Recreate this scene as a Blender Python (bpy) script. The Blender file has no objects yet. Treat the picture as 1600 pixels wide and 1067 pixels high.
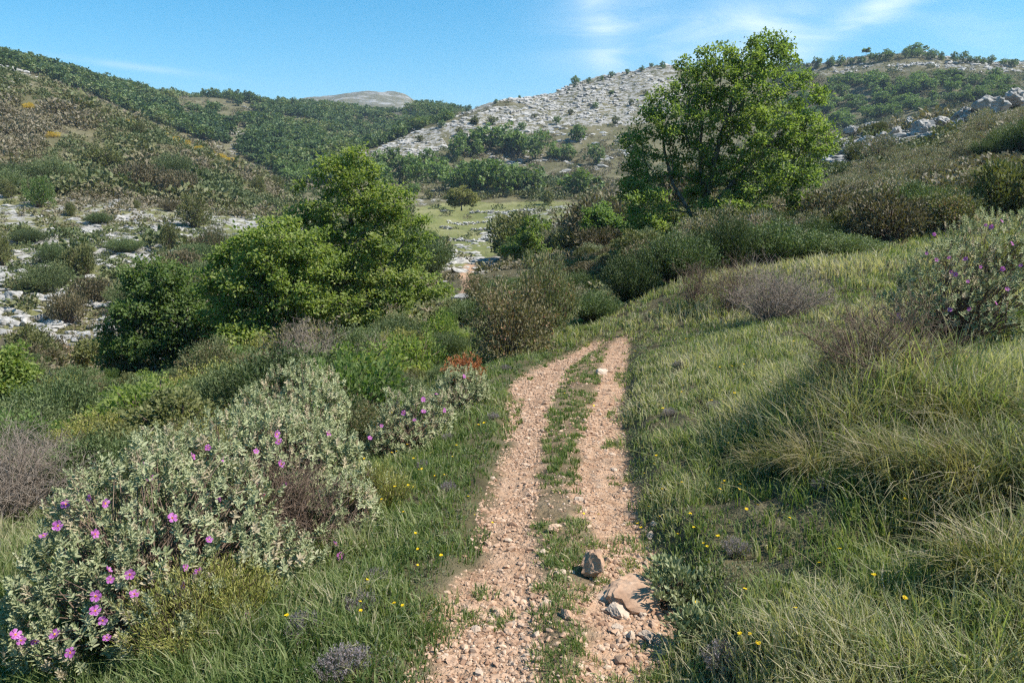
import bpy, bmesh, math
import numpy as np
from mathutils import Vector, Matrix

# ------------------------------------------------------------------ camera, sky, sun, exposure
SC = bpy.context.scene
COL = SC.collection
EYE = 1.65                       # eye height above the path; world z = 0 is the path under the camera
F = 1155.0                       # focal length in photo pixels (photo is 1600 wide)
TH = math.radians(11.4)          # camera looks down by this much
CT, ST = math.cos(TH), math.sin(TH)
cam = bpy.data.cameras.new('camera')
camo = bpy.data.objects.new('camera', cam); COL.objects.link(camo)
cam.sensor_width = 36.0; cam.lens = 36.0 * F / 1600.0
cam.clip_start = 0.05; cam.clip_end = 20000
camo.location = (0, 0, EYE); camo.rotation_euler = (math.pi/2 - TH, 0, 0)
SC.camera = camo

SUN_EL, SUN_AZ = math.radians(50), math.radians(101)      # azimuth clockwise from the view direction (+Y)
sun = bpy.data.lights.new('sun', 'SUN'); suno = bpy.data.objects.new('sun', sun); COL.objects.link(suno)
sun.energy = 4.3; sun.angle = math.radians(0.5); sun.color = (1.0, 0.945, 0.86)
sd = Vector((math.sin(SUN_AZ)*math.cos(SUN_EL), math.cos(SUN_AZ)*math.cos(SUN_EL), math.sin(SUN_EL)))
suno.rotation_euler = sd.to_track_quat('Z', 'Y').to_euler()
suno.location = sd * 50
SC.view_settings.view_transform = 'Standard'; SC.view_settings.look = 'None'
SC.view_settings.exposure = 1.0; SC.view_settings.gamma = 1.0
try:
    cy = SC.cycles
    cy.max_bounces = 8; cy.diffuse_bounces = 4; cy.glossy_bounces = 1; cy.transmission_bounces = 6
    cy.transparent_max_bounces = 4; cy.volume_bounces = 0; cy.caustics_reflective = False; cy.caustics_refractive = False
    cy.use_denoising = False; cy.use_adaptive_sampling = True; cy.adaptive_threshold = 0.02; cy.filter_width = 1.3
except Exception as ex:
    print(ex)

def dirpix(px, py):
    """photo pixel -> (u, e): world x/y and z/y of its ray"""
    px = np.asarray(px, float); py = np.asarray(py, float)
    X = (px-800)/F; Y = (533.5-py)/F
    vy = CT + Y*ST; vz = -ST + Y*CT
    return X/vy, vz/vy
def project(x, y, z):
    z = z-EYE
    dep = y*CT - z*ST; up = y*ST + z*CT
    return 800+F*x/dep, 533.5-F*up/dep

# world: physical sky, a little more saturated than standard, with thin cirrus
W = bpy.data.worlds.new('World'); SC.world = W; W.use_nodes = True
def build_world():
    nt = W.node_tree; N = nt.nodes; L = nt.links
    N.clear()
    out = N.new('ShaderNodeOutputWorld'); bg = N.new('ShaderNodeBackground'); L.new(bg.outputs[0], out.inputs[0])
    sky = N.new('ShaderNodeTexSky'); sky.sky_type = 'NISHITA'; sky.sun_disc = False
    sky.sun_elevation = SUN_EL; sky.sun_rotation = SUN_AZ
    sky.altitude = 900; sky.air_density = 1.0; sky.dust_density = 0.35; sky.ozone_density = 1.6
    bg.inputs[1].default_value = 0.142
    tc = N.new('ShaderNodeTexCoord'); sep = N.new('ShaderNodeSeparateXYZ'); L.new(tc.outputs['Generated'], sep.inputs[0])
    def m(op, a, b=None, c=None):
        n = N.new('ShaderNodeMath'); n.operation = op
        for i, v in enumerate((a, b, c)):
            if v is None: continue
            if isinstance(v, (int, float)): n.inputs[i].default_value = v
            else: L.new(v, n.inputs[i])
        return n.outputs[0]
    yy = m('MAXIMUM', sep.outputs[1], 0.02)
    u = m('DIVIDE', sep.outputs[0], yy); v = m('DIVIDE', sep.outputs[2], yy)
    comb = N.new('ShaderNodeCombineXYZ'); L.new(u, comb.inputs[0]); L.new(v, comb.inputs[1])
    mp = N.new('ShaderNodeMapping'); L.new(comb.outputs[0], mp.inputs[0])
    mp.inputs['Rotation'].default_value = (0, 0, math.radians(-28)); mp.inputs['Scale'].default_value = (4.0, 17.0, 1)
    no = N.new('ShaderNodeTexNoise'); no.inputs['Scale'].default_value = 1.3; no.inputs['Detail'].default_value = 7; no.inputs['Roughness'].default_value = .55
    no.inputs['Distortion'].default_value = 0.9
    L.new(mp.outputs[0], no.inputs['Vector'])
    no2 = N.new('ShaderNodeTexNoise'); no2.inputs['Scale'].default_value = 7.0; no2.inputs['Detail'].default_value = 5
    L.new(comb.outputs[0], no2.inputs['Vector'])
    total = None
    # (px, py, half width, half height, rotation deg, strength)
    for px, py, a, b, rot, s in [(955,10,80,60,-25,.75),(945,62,45,26,75,.75),(1160,70,120,40,-12,.85),(1200,72,60,28,-30,.5),
                                 (1335,34,120,17,-27,.75),(1120,28,150,20,-10,.4),(1520,50,110,40,10,.25),(1400,5,80,15,-20,.4),(205,104,105,4.5,7,.42)]:
        u0, v0 = dirpix(px, py); u0 = float(u0); v0 = float(v0)
        r = math.radians(rot)
        du = m('SUBTRACT', u, u0); dv = m('SUBTRACT', v0, v)     # image-like y down
        p = m('ADD', m('MULTIPLY', du, math.cos(r)), m('MULTIPLY', dv, math.sin(r)))
        q = m('SUBTRACT', m('MULTIPLY', dv, math.cos(r)), m('MULTIPLY', du, math.sin(r)))
        p = m('DIVIDE', p, a/F); q = m('DIVIDE', q, b/F)
        g = m('ADD', m('MULTIPLY', p, p), m('MULTIPLY', q, q))
        g = m('MULTIPLY', m('POWER', 2.718, m('MULTIPLY', g, -0.8)), s)
        total = g if total is None else m('ADD', total, g)
    tex = m('MULTIPLY_ADD', no.outputs[0], 2.0, -0.45)
    tex = m('ADD', tex, m('MULTIPLY_ADD', no2.outputs[0], .6, -.3))
    mr = m('MULTIPLY', m('MINIMUM', m('MAXIMUM', tex, 0.22), 1.0), total)
    fac = m('MINIMUM', m('MULTIPLY', mr, 0.80), 0.85)
    hs = N.new('ShaderNodeHueSaturation'); hs.inputs['Saturation'].default_value = 1.5; hs.inputs['Value'].default_value = .655
    hs.inputs['Hue'].default_value = 0.482
    L.new(sky.outputs[0], hs.inputs['Color'])
    mx = N.new('ShaderNodeMix'); mx.data_type = 'RGBA'
    L.new(fac, mx.inputs['Factor']); L.new(hs.outputs[0], mx.inputs[6]); mx.inputs[7].default_value = (4.3, 4.8, 5.2, 1)
    L.new(mx.outputs[2], bg.inputs[0])
build_world()
# ------------------------------------------------------------------ numeric helpers
def smooth(a, b, x):
    t = np.clip((x-a)/(b-a), 0, 1); return t*t*(3-2*t)
def _hash(ix, iy, seed):
    h = (ix.astype(np.int64)*374761393 + iy.astype(np.int64)*668265263 + seed*1274126177) & 0xffffffff
    h = ((h ^ (h >> 13))*1274126177) & 0xffffffff
    h = (h ^ (h >> 16)) & 0xffffff
    return h/float(0xffffff)
def vnoise(x, y, seed=0):
    ix = np.floor(x); iy = np.floor(y); fx = x-ix; fy = y-iy
    fx = fx*fx*fx*(fx*(fx*6-15)+10); fy = fy*fy*fy*(fy*(fy*6-15)+10)
    a = _hash(ix, iy, seed); b = _hash(ix+1, iy, seed); c = _hash(ix, iy+1, seed); d = _hash(ix+1, iy+1, seed)
    return (a+(b-a)*fx)*(1-fy) + (c+(d-c)*fx)*fy - .5
def fbm(x, y, seed=0, octv=4, gain=.5):
    s = 0; a = 1; t = 0
    for o in range(octv):
        s = s + a*vnoise(x*2**o+17.3*o, y*2**o-9.1*o, seed+o); a *= gain
    return s
def ridged(x, y, seed=0, octv=4):
    s = 0; a = 1
    for o in range(octv):
        s = s + a*(.5-abs(vnoise(x*2**o+3.3*o, y*2**o+7.7*o, seed+o))*2); a *= .5
    return s
def in_poly(px, py, poly):
    poly = np.asarray(poly, float); n = len(poly); r = np.zeros(np.shape(px), bool); j = n-1
    for i in range(n):
        xi, yi = poly[i]; xj, yj = poly[j]
        if yi != yj:
            r ^= ((yi > py) != (yj > py)) & (px < (xj-xi)*(py-yi)/(yj-yi)+xi)
        j = i
    return r
def unit(v): return v/np.maximum(np.linalg.norm(v, axis=-1, keepdims=True), 1e-9)

# ------------------------------------------------------------------ mesh accumulator
class MB:
    def __init__(s): s.v = []; s.n = 0; s.f = []; s.t = []; s.m = []; s.s = []
    def add(s, V, faces, tint=.5, mat=0, smooth=False):
        """V (n,3); faces = list of int arrays (m,k); tint scalar or per-face arrays matching the list"""
        V = np.asarray(V, np.float32).reshape(-1, 3)
        for i, fa in enumerate(faces):
            fa = np.asarray(fa, np.int64)
            s.f.append(fa+s.n)
            t = tint[i] if isinstance(tint, (list, tuple)) else tint
            s.t.append(np.broadcast_to(np.asarray(t, np.float32), (len(fa),)).copy())
            s.m.append(np.full(len(fa), mat, np.int32)); s.s.append(np.full(len(fa), smooth, bool))
        s.v.append(V); s.n += len(V)
    def mesh(s, name, mats):
        me = bpy.data.meshes.new(name)
        V = np.concatenate(s.v); me.vertices.add(len(V)); me.vertices.foreach_set('co', V.ravel())
        tot = np.concatenate([np.full(len(f), f.shape[1]) for f in s.f]); idx = np.concatenate([f.ravel() for f in s.f])
        me.loops.add(len(idx)); me.loops.foreach_set('vertex_index', idx.astype(np.int32))
        me.polygons.add(len(tot)); st = np.zeros(len(tot), np.int32); st[1:] = np.cumsum(tot)[:-1]
        me.polygons.foreach_set('loop_start', st)
        me.polygons.foreach_set('material_index', np.concatenate(s.m))
        me.polygons.foreach_set('use_smooth', np.concatenate(s.s))
        at = me.attributes.new('tint', 'FLOAT', 'FACE'); at.data.foreach_set('value', np.concatenate(s.t))
        for m in (mats if isinstance(mats, (list, tuple)) else [mats]): me.materials.append(m)
        me.update(calc_edges=True)
        return me

# leaf templates: vertices as (along, across, up) and faces
LEAF = {
 'diamond': ([(0,0,0),(.45,.5,.05),(1,0,-.05),(.45,-.5,.05)], [[(0,1,2,3)]]),
 'oval': ([(0,0,0),(1,0,-.03),(.28,.5,.16),(.75,.38,.1),(.28,-.5,.16),(.75,-.38,.1)], [[(0,2,3,1),(0,1,5,4)]]),
 'lobed': ([(0,0,0),(.2,.32,.05),(.38,.2,.02),(.62,.5,.06),(1,0,-.1),(.62,-.5,.06),(.38,-.2,.02),(.2,-.32,.05)], [[(0,1,2,6),(0,6,7,7)][:1]+[(2,3,4,5)],[(2,5,6)],[(0,6,7)]]),
 'needle': ([(0,.5,0),(0,-.5,0),(1,0,0)], [[(0,1,2)]]),
}
def leaves(mb, C, D, N, L, Wd, kind='oval', tint=.5, mat=0):
    tv, tf = LEAF[kind]; tv = np.array(tv); n = len(C)
    if n == 0: return
    D = unit(D); S = unit(np.cross(D, N)); U = np.cross(S, D)
    L = np.broadcast_to(np.asarray(L, float), (n,)); Wd = np.broadcast_to(np.asarray(Wd, float), (n,))
    V = C[:, None] + D[:, None]*(tv[None, :, 0, None]*L[:, None, None]) + S[:, None]*(tv[None, :, 1, None]*Wd[:, None, None]) + U[:, None]*(tv[None, :, 2, None]*Wd[:, None, None])
    base = np.arange(n)*len(tv); fs = []; ts = []
    t = np.broadcast_to(np.asarray(tint, float), (n,))
    for grp in tf:
        g = np.array(grp); fs.append((base[:, None, None]+g[None]).reshape(-1, g.shape[1])); ts.append(np.repeat(t, len(g)))
    mb.add(V.reshape(-1, 3), fs, ts, mat)
def tubes(mb, P, R, sides=4, tint=.5, mat=0, smooth=True):
    """P (b,n,3) polylines, R (b,n) radii"""
    P = np.asarray(P, float); R = np.asarray(R, float); b, n, _ = P.shape
    if b == 0: return
    T = np.empty_like(P); T[:, 1:-1] = P[:, 2:]-P[:, :-2]; T[:, 0] = P[:, 1]-P[:, 0]; T[:, -1] = P[:, -1]-P[:, -2]
    T = unit(T)
    A = unit(np.cross(T, np.where(abs(T[..., 2:3]) > .9, np.array([1., 0, 0]), np.array([0, 0, 1.])))); B = np.cross(T, A)
    a = np.arange(sides)*2*np.pi/sides
    V = P[:, :, None] + R[:, :, None, None]*(A[:, :, None]*np.cos(a)[None, None, :, None] + B[:, :, None]*np.sin(a)[None, None, :, None])
    i = np.arange(b)[:, None, None]*n*sides + np.arange(n-1)[None, :, None]*sides + np.arange(sides)[None, None, :]
    j = np.arange(b)[:, None, None]*n*sides + np.arange(n-1)[None, :, None]*sides + (np.arange(sides)[None, None, :]+1) % sides
    fa = np.stack([i, j, j+sides, i+sides], -1).reshape(-1, 4)
    t = np.broadcast_to(np.asarray(tint, float).reshape(-1, 1, 1) if np.ndim(tint) else np.full((1, 1, 1), tint), (b, n-1, sides)).reshape(-1)
    mb.add(V.reshape(-1, 3), [fa], [t], mat, smooth)
def rdir(rng, n): return unit(rng.normal(size=(n, 3)))
def rotz(P, a):
    c, s = np.cos(a), np.sin(a); Q = np.array(P, float)
    x = P[..., 0]*c - P[..., 1]*s; y = P[..., 0]*s + P[..., 1]*c
    Q[..., 0] = x; Q[..., 1] = y; return Q

# ------------------------------------------------------------------ object helpers
def thing(name, label, cat, loc=(0, 0, 0), rz=0, group=None, scale=1.0):
    o = bpy.data.objects.new(name, None); COL.objects.link(o); o.empty_display_size = .1
    o.location = loc; o.rotation_euler = (0, 0, rz); o.scale = (scale,)*3 if np.ndim(scale) == 0 else scale
    o['label'] = label; o['category'] = cat
    if group: o['group'] = group
    return o
def part(name, me, parent, loc=(0, 0, 0), rot=(0, 0, 0), sc=1.0):
    o = bpy.data.objects.new(name, me); COL.objects.link(o); o.parent = parent
    o.location = loc; o.rotation_euler = rot; o.scale = (sc,)*3
    return o
def single(name, me, label, cat, loc=(0, 0, 0), rot=(0, 0, 0), sc=(1, 1, 1), group=None):
    o = bpy.data.objects.new(name, me); COL.objects.link(o)
    o.location = loc; o.rotation_euler = rot; o.scale = sc
    o['label'] = label; o['category'] = cat
    if group: o['group'] = group
    return o
def special(name, me, kind, label=None):
    o = bpy.data.objects.new(name, me); COL.objects.link(o); o['kind'] = kind
    if label: o['label'] = label
    return o

# ------------------------------------------------------------------ materials
def nodes(name):
    m = bpy.data.materials.new(name); m.use_nodes = True
    nt = m.node_tree; nt.nodes.clear()
    return m, nt.nodes, nt.links
def ramp(N, cols, pos=None, interp='LINEAR'):
    r = N.new('ShaderNodeValToRGB'); cr = r.color_ramp; cr.interpolation = interp
    pos = pos or [i/(len(cols)-1) for i in range(len(cols))]
    while len(cr.elements) < len(cols): cr.elements.new(.5)
    for e, c, p in zip(cr.elements, cols, pos): e.position = p; e.color = (*c, 1)
    return r
def leafmat(name, cols, trans=.35, vary=.25, rough=.55, spec=.25, tcol=(1.15, 1.25, .55)):
    """leaf: diffuse with a soft sheen + light let through; tint per leaf, slight change per plant"""
    m, N, L = nodes(name)
    at = N.new('ShaderNodeAttribute'); at.attribute_name = 'tint'
    r = ramp(N, cols); L.new(at.outputs['Fac'], r.inputs[0])
    oi = N.new('ShaderNodeObjectInfo'); hs = N.new('ShaderNodeHueSaturation')
    mr = N.new('ShaderNodeMapRange'); mr.inputs['To Min'].default_value = 1-vary; mr.inputs['To Max'].default_value = 1+vary
    L.new(oi.outputs['Random'], mr.inputs[0]); L.new(mr.outputs[0], hs.inputs['Value'])
    L.new(r.outputs[0], hs.inputs['Color'])
    p = N.new('ShaderNodeBsdfPrincipled'); p.inputs['Roughness'].default_value = rough; p.inputs['Specular IOR Level'].default_value = spec
    L.new(hs.outputs[0], p.inputs['Base Color'])
    out = N.new('ShaderNodeOutputMaterial')
    if trans > 0:
        t = N.new('ShaderNodeBsdfTranslucent'); mu = N.new('ShaderNodeMix'); mu.data_type = 'RGBA'; mu.blend_type = 'MULTIPLY'; mu.inputs[0].default_value = 1
        L.new(hs.outputs[0], mu.inputs[6]); mu.inputs[7].default_value = (*tcol, 1); L.new(mu.outputs[2], t.inputs[0])
        mx = N.new('ShaderNodeMixShader'); mx.inputs[0].default_value = trans
        L.new(p.outputs[0], mx.inputs[1]); L.new(t.outputs[0], mx.inputs[2]); L.new(mx.outputs[0], out.inputs[0])
    else: L.new(p.outputs[0], out.inputs[0])
    return m
def barkmat(name, c0, c1, scale=9):
    m, N, L = nodes(name)
    tc = N.new('ShaderNodeTexCoord'); no = N.new('ShaderNodeTexNoise'); no.inputs['Scale'].default_value = scale; no.inputs['Detail'].default_value = 6
    L.new(tc.outputs['Object'], no.inputs['Vector'])
    r = ramp(N, [c0, c1], [.35, .65]); L.new(no.outputs[0], r.inputs[0])
    p = N.new('ShaderNodeBsdfPrincipled'); p.inputs['Roughness'].default_value = .9; p.inputs['Specular IOR Level'].default_value = .1
    L.new(r.outputs[0], p.inputs['Base Color'])
    b = N.new('ShaderNodeBump'); b.inputs['Strength'].default_value = .6; b.inputs['Distance'].default_value = .02
    L.new(no.outputs[0], b.inputs['Height']); L.new(b.outputs[0], p.inputs['Normal'])
    out = N.new('ShaderNodeOutputMaterial'); L.new(p.outputs[0], out.inputs[0])
    return m
def rockmat(name, cols, pos, scale=3.0, bump=.5, bd=.05, vary=.15):
    m, N, L = nodes(name)
    tc = N.new('ShaderNodeTexCoord'); no = N.new('ShaderNodeTexNoise'); no.inputs['Scale'].default_value = scale; no.inputs['Detail'].default_value = 9; no.inputs['Roughness'].default_value = .62
    ge = N.new('ShaderNodeNewGeometry'); L.new(ge.outputs['Position'], no.inputs['Vector'])
    at = N.new('ShaderNodeAttribute'); at.attribute_name = 'tint'
    ad = N.new('ShaderNodeMath'); ad.operation = 'MULTIPLY_ADD'; ad.inputs[1].default_value = .5; ad.inputs[2].default_value = -.25
    L.new(at.outputs['Fac'], ad.inputs[0])
    a2 = N.new('ShaderNodeMath'); a2.operation = 'ADD'; L.new(ad.outputs[0], a2.inputs[0]); L.new(no.outputs[0], a2.inputs[1])
    r = ramp(N, cols, pos); L.new(a2.outputs[0], r.inputs[0])
    hs = N.new('ShaderNodeHueSaturation'); oi = N.new('ShaderNodeObjectInfo'); mr = N.new('ShaderNodeMapRange')
    mr.inputs['To Min'].default_value = 1-vary; mr.inputs['To Max'].default_value = 1+vary
    L.new(oi.outputs['Random'], mr.inputs[0]); L.new(mr.outputs[0], hs.inputs['Value']); L.new(r.outputs[0], hs.inputs['Color'])
    p = N.new('ShaderNodeBsdfPrincipled'); p.inputs['Roughness'].default_value = .92; p.inputs['Specular IOR Level'].default_value = .15
    L.new(hs.outputs[0], p.inputs['Base Color'])
    b = N.new('ShaderNodeBump'); b.inputs['Strength'].default_value = bump; b.inputs['Distance'].default_value = bd
    L.new(no.outputs[0], b.inputs['Height']); L.new(b.outputs[0], p.inputs['Normal'])
    out = N.new('ShaderNodeOutputMaterial'); L.new(p.outputs[0], out.inputs[0])
    return m
# ------------------------------------------------------------------ the lie of the land
# Feature lines across the valley, near to far; each point: where a spot of ground is seen (photo px) and how far off it stands (m).
LINES = [
 [(-300,690,14),(0,650,14),(200,625,14),(400,600,14),(600,570,14),(750,550,14),(900,528,14),(1050,482,14),(1200,457,14),(1400,422,14),(1600,390,14),(1900,370,14)],
 [(-300,600,24),(0,590,24),(200,590,24),(400,577,24),(600,520,24),(750,490,24),(900,460,24),(1050,385,25),(1200,372,25),(1400,330,25),(1600,310,25),(1900,300,25)],
 [(-300,540,36),(0,555,36),(150,557,36),(400,520,36),(600,470,38),(750,440,38),(900,410,38),(1050,365,38),(1200,340,38),(1400,295,38),(1600,250,38),(1900,230,38)],
 [(-300,400,52),(0,435,52),(150,442,52),(400,430,52),(600,415,55),(750,408,58),(900,385,58),(1050,340,60),(1200,295,60),(1400,235,55),(1600,190,50),(1900,165,48)],
 [(-300,310,72),(0,340,72),(200,350,72),(400,375,72),(600,385,75),(750,383,78),(900,360,85),(1000,318,88),(1100,285,85),(1200,250,82),(1300,220,78),(1400,200,72),(1500,182,66),(1600,164,60),(1900,130,55)],
 [(-300,235,95),(0,270,95),(200,290,95),(400,325,95),(600,350,100),(750,352,105),(900,335,110),(1000,322,112),(1100,305,112),(1200,285,112),(1300,260,112),(1400,240,108),(1600,200,102),(1900,160,100)],
 [(-300,40,170),(0,115,165),(100,150,160),(200,195,155),(300,232,148),(400,275,140),(450,310,132),(600,322,135),(750,322,140),(900,318,140),(1050,308,150),(1200,270,160),(1300,240,165),(1400,225,165),(1600,180,160),(1900,140,155)],
 [(-300,60,200),(0,125,200),(100,168,195),(200,220,190),(300,255,188),(400,288,185),(450,300,185),(600,285,185),(750,285,190),(900,272,200),(1050,255,215),(1200,225,225),(1300,212,230),(1400,185,230),(1600,150,225),(1900,130,220)],
 [(-300,40,235),(0,104,235),(200,180,240),(400,238,245),(500,245,248),(575,236,250),(650,207,270),(745,170,295),(850,147,320),(950,121,335),(1050,104,345),(1200,109,345),(1300,100,340),(1430,84,330),(1500,92,330),(1600,101,330),(1900,110,330)],
 [(-300,30,270),(0,97,270),(200,150,300),(400,195,310),(500,212,312),(575,246,300),(650,226,320),(745,195,345),(850,175,380),(950,160,400),(1050,140,410),(1300,125,400),(1600,125,400),(1900,130,400)],
 [(-300,25,300),(0,92,300),(200,138,340),(300,154,370),(400,160,400),(500,167,430),(600,180,450),(660,169,430),(745,178,420),(850,185,450),(1050,150,470),(1300,140,460),(1600,140,450),(1900,140,450)],
 [(-300,80,420),(0,140,450),(200,165,520),(400,190,600),(600,200,620),(745,200,620),(1050,190,620),(1600,180,620),(1900,180,620)],
 [(-300,200,1300),(0,200,1300),(300,180,1300),(460,155,1280),(520,148,1290),(580,143,1300),(620,144,1300),(660,160,1300),(720,180,1300),(800,200,1300),(1100,210,1300),(1900,210,1300)],
 [(-300,262,2600),(1900,262,2600)],
 [(-300,290,9000),(1900,290,9000)],
]
def pchip_slopes(x, y):
    h = np.diff(x, axis=-1); d = np.diff(y, axis=-1)/h; m = np.zeros_like(y)
    w1 = 2*h[..., 1:]+h[..., :-1]; w2 = h[..., 1:]+2*h[..., :-1]
    ok = d[..., 1:]*d[..., :-1] > 0
    with np.errstate(divide='ignore', invalid='ignore'):
        m[..., 1:-1] = np.where(ok, (w1+w2)/(w1/d[..., :-1]+w2/d[..., 1:]), 0)
    m[..., 0] = d[..., 0]; m[..., -1] = d[..., -1]
    return m
def hermite(x0, x1, y0, y1, m0, m1, x):
    h = x1-x0; t = (x-x0)/h
    return y0*(1+2*t)*(1-t)**2 + m0*h*t*(1-t)**2 + y1*t*t*(3-2*t) + m1*h*t*t*(t-1)
def pchip1(xk, yk, x):
    xk = np.asarray(xk, float); yk = np.asarray(yk, float); m = pchip_slopes(xk[None], yk[None])[0]
    x = np.clip(x, xk[0], xk[-1]); i = np.clip(np.searchsorted(xk, x, side='right')-1, 0, len(xk)-2)
    return hermite(xk[i], xk[i+1], yk[i], yk[i+1], m[i], m[i+1], x)
UG = np.linspace(-1.05, 1.05, 421)
LD = np.zeros((len(UG), len(LINES))); EE = np.zeros_like(LD)
for k, ln in enumerate(LINES):
    a = np.array(ln, float); u, e = dirpix(a[:, 0], a[:, 1])
    LD[:, k] = pchip1(u, np.log(a[:, 2]), UG); EE[:, k] = pchip1(u, e, UG)
assert (np.diff(LD, axis=1) > 0).all()
MM = pchip_slopes(LD, EE)
def far_h(x, y):
    u = np.clip(x/np.maximum(y, 1e-3), -1.049, 1.049); ld = np.log(np.maximum(y, 1e-3))
    t = (u-UG[0])/(UG[1]-UG[0]); i = np.clip(t.astype(int), 0, len(UG)-2); t = t-i
    out = np.zeros_like(u); done = np.zeros(u.shape, bool)
    def g(A, k): return A[i, k]*(1-t)+A[i+1, k]*t
    K = LD.shape[1]; ldc = np.clip(ld, g(LD, 0), g(LD, K-1)-1e-6)
    for k in range(K-1):
        x0 = g(LD, k); x1 = g(LD, k+1); s = (ldc >= x0) & (ldc < x1) & ~done
        if s.any():
            r = hermite(x0, x1, g(EE, k), g(EE, k+1), g(MM, k), g(MM, k+1), ldc)
            out[s] = r[s]; done |= s
    return out*np.maximum(y, 1e-3)

# the path near the camera
ZP_Y = [-6, 0.3, 2.25, 3.2, 4.2, 5.9, 9.0, 13.0, 17.0]
ZP_Z = [-1.30, -1.58, -1.65, -1.77, -1.89, -2.10, -2.40, -2.76, -3.2]
def zpath(y): return np.interp(y, ZP_Y, ZP_Z)
# py, left edge, left rut's inner edge, right rut's inner edge, right edge
EDGE = [(1067,655,842,905,1052),(1000,684,846,900,1046),(950,706,846,898,1036),(900,734,848,930,1022),(850,752,836,918,1002),(800,762,838,900,990),
        (750,780,846,898,976),(700,794,852,904,968),(650,795,858,920,967),(620,799,868,928,970),(600,806,878,934,973),(580,830,890,938,975),(560,872,912,942,978),(548,900,932,950,981),(540,925,952,962,986)]
_y = np.linspace(1.2, 16, 3000); _e = zpath(_y)/_y
ED = []
for py, *xs in EDGE:
    _, e = dirpix(800, py); yy = float(np.interp(e, _e, _y))
    ED.append([yy]+[float(dirpix(p, py)[0])*yy for p in xs])
ED = np.array(ED)
print('path far end at', ED[-1], 'near', ED[0])
def edges(y):
    return [np.interp(y, ED[:, 0], ED[:, k]) for k in (1, 2, 3, 4)]
def near_h(x, y):
    yc = np.maximum(y, -5)
    xl, ml, mr, xr = edges(yc); z = zpath(yc)
    wob = .05*vnoise(x*0+3.1, y*2.2, 5)
    s = x-xr-wob
    bank = smooth(0, .28, s)*.17 + np.where(s > 0, .185*s, 0)*smooth(0, .8, s)
    fade = smooth(10.5, 14, y); bank = bank*(1-fade) + fade*np.where(s > 0, .19*s, 0)
    s2 = xl-x
    fall = -np.where(s2 > 0, .16*s2, 0)*smooth(.0, 1.6, s2) + .05*smooth(0, .15, s2)*(1-smooth(.3, .9, s2))
    # ruts a little hollow, crown between them
    mid = (ml+mr)/2; hw = np.maximum((mr-ml)/2, .03)
    cr = .035*np.exp(-((x-mid)/(hw*1.3+.04))**2)
    mound = .33*np.exp(-((np.where(x < 2.2, (x-2.2)/.50, (x-2.2)/1.0))**2+((y-4.5)/.75)**2)) - .10*np.exp(-(((x-1.45)/.3)**2+((y-4.2)/.5)**2)) + .06*np.exp(-(((x-1.5)/.4)**2+((y-3.3)/.5)**2)) - .20*np.exp(-(((x-1.72)/.30)**2+((y-2.75)/.28)**2)) + .12*np.exp(-(((x-2.35)/.4)**2+((y-2.8)/.5)**2))
    return z + bank + fall + cr + mound
PATHZ = [  # other bare, trodden stretches: photo px, py, half width m
 [(731,470),(738,447),(728,430),(736,415)], [(95,540),(118,552),(112,565),(126,582),(120,600)]]
def ground0(x, y):
    n = near_h(x, y); f = far_h(x, np.maximum(y, 14.0)); w = smooth(10.5, 15.5, y)
    return n*(1-w)+f*w
def rockzone(x, y):
    """how rocky the ground is (0..1), by place"""
    px, py = project(x, y, ground0(x, y)+EYE)
    jx = 45*fbm(x*.05, y*.05, 71, 3); jy = 40*fbm(x*.05+9, y*.05, 72, 3)
    px = px+jx; py = py+jy*.6
    r = np.zeros_like(x)
    def z(poly, d0, d1, s):
        r[in_poly(px, py, poly) & (y > d0) & (y < d1)] = s
    z([(-500,235),(0,305),(150,315),(300,330),(450,350),(480,400),(330,385),(230,440),(200,470),(180,520),(60,545),(-500,560)], 38, 92, .95)
    z([(-500,440),(0,440),(190,410),(215,440),(190,520),(100,540),(-500,560)], 36, 75, .62)
    z([(380,300),(470,300),(520,330),(500,400),(400,390)], 60, 140, .75)
    z([(555,245),(745,165),(1060,95),(1065,190),(960,212),(900,232),(720,222),(640,250)], 195, 355, 1.0)
    z([(690,215),(960,205),(1000,260),(700,285)], 195, 300, .35)
    z([(1285,205),(1450,178),(1610,148),(1900,110),(1900,200),(1600,196),(1450,218),(1400,236),(1290,262)], 46, 95, .95)
    z([(770,335),(860,318),(980,308),(1060,290),(1080,330),(960,362),(790,372),(740,380)], 70, 128, .9)
    z([(590,300),(720,300),(740,318),(600,330)], 115, 175, .7)
    z([(1200,95),(1620,80),(1620,112),(1200,118)], 280, 380, .8)
    z([(0,105),(60,120),(55,150),(0,140)], 120, 300, .7)
    z([(300,142),(640,135),(720,190),(300,176)], 900, 1700, .9)
    z([(380,150),(470,150),(560,168),(390,172)], 300, 460, .6)
    z([(340,200),(380,200),(385,232),(345,228)], 200, 400, .8)
    z([(575,178),(660,165),(650,182),(580,196)], 300, 460, .7)
    z([(700,330),(790,330),(790,440),(740,500),(710,470)], 30, 80, .42)
    z([(60,600),(300,560),(320,590),(90,640)], 17, 34, .35)
    return r
def pathzone(x, y):
    r = np.zeros_like(x)
    for pts, hw in zip(PATHV, (.5, .55)):
        for a, b in zip(pts[:-1], pts[1:]):
            d = b-a; t = np.clip(((x-a[0])*d[0]+(y-a[1])*d[1])/max(d@d, 1e-6), 0, 1)
            q = np.hypot(x-a[0]-t*d[0], y-a[1]-t*d[1]); r = np.maximum(r, 1-smooth(hw*.6, hw*1.2, q))
    return r
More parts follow.
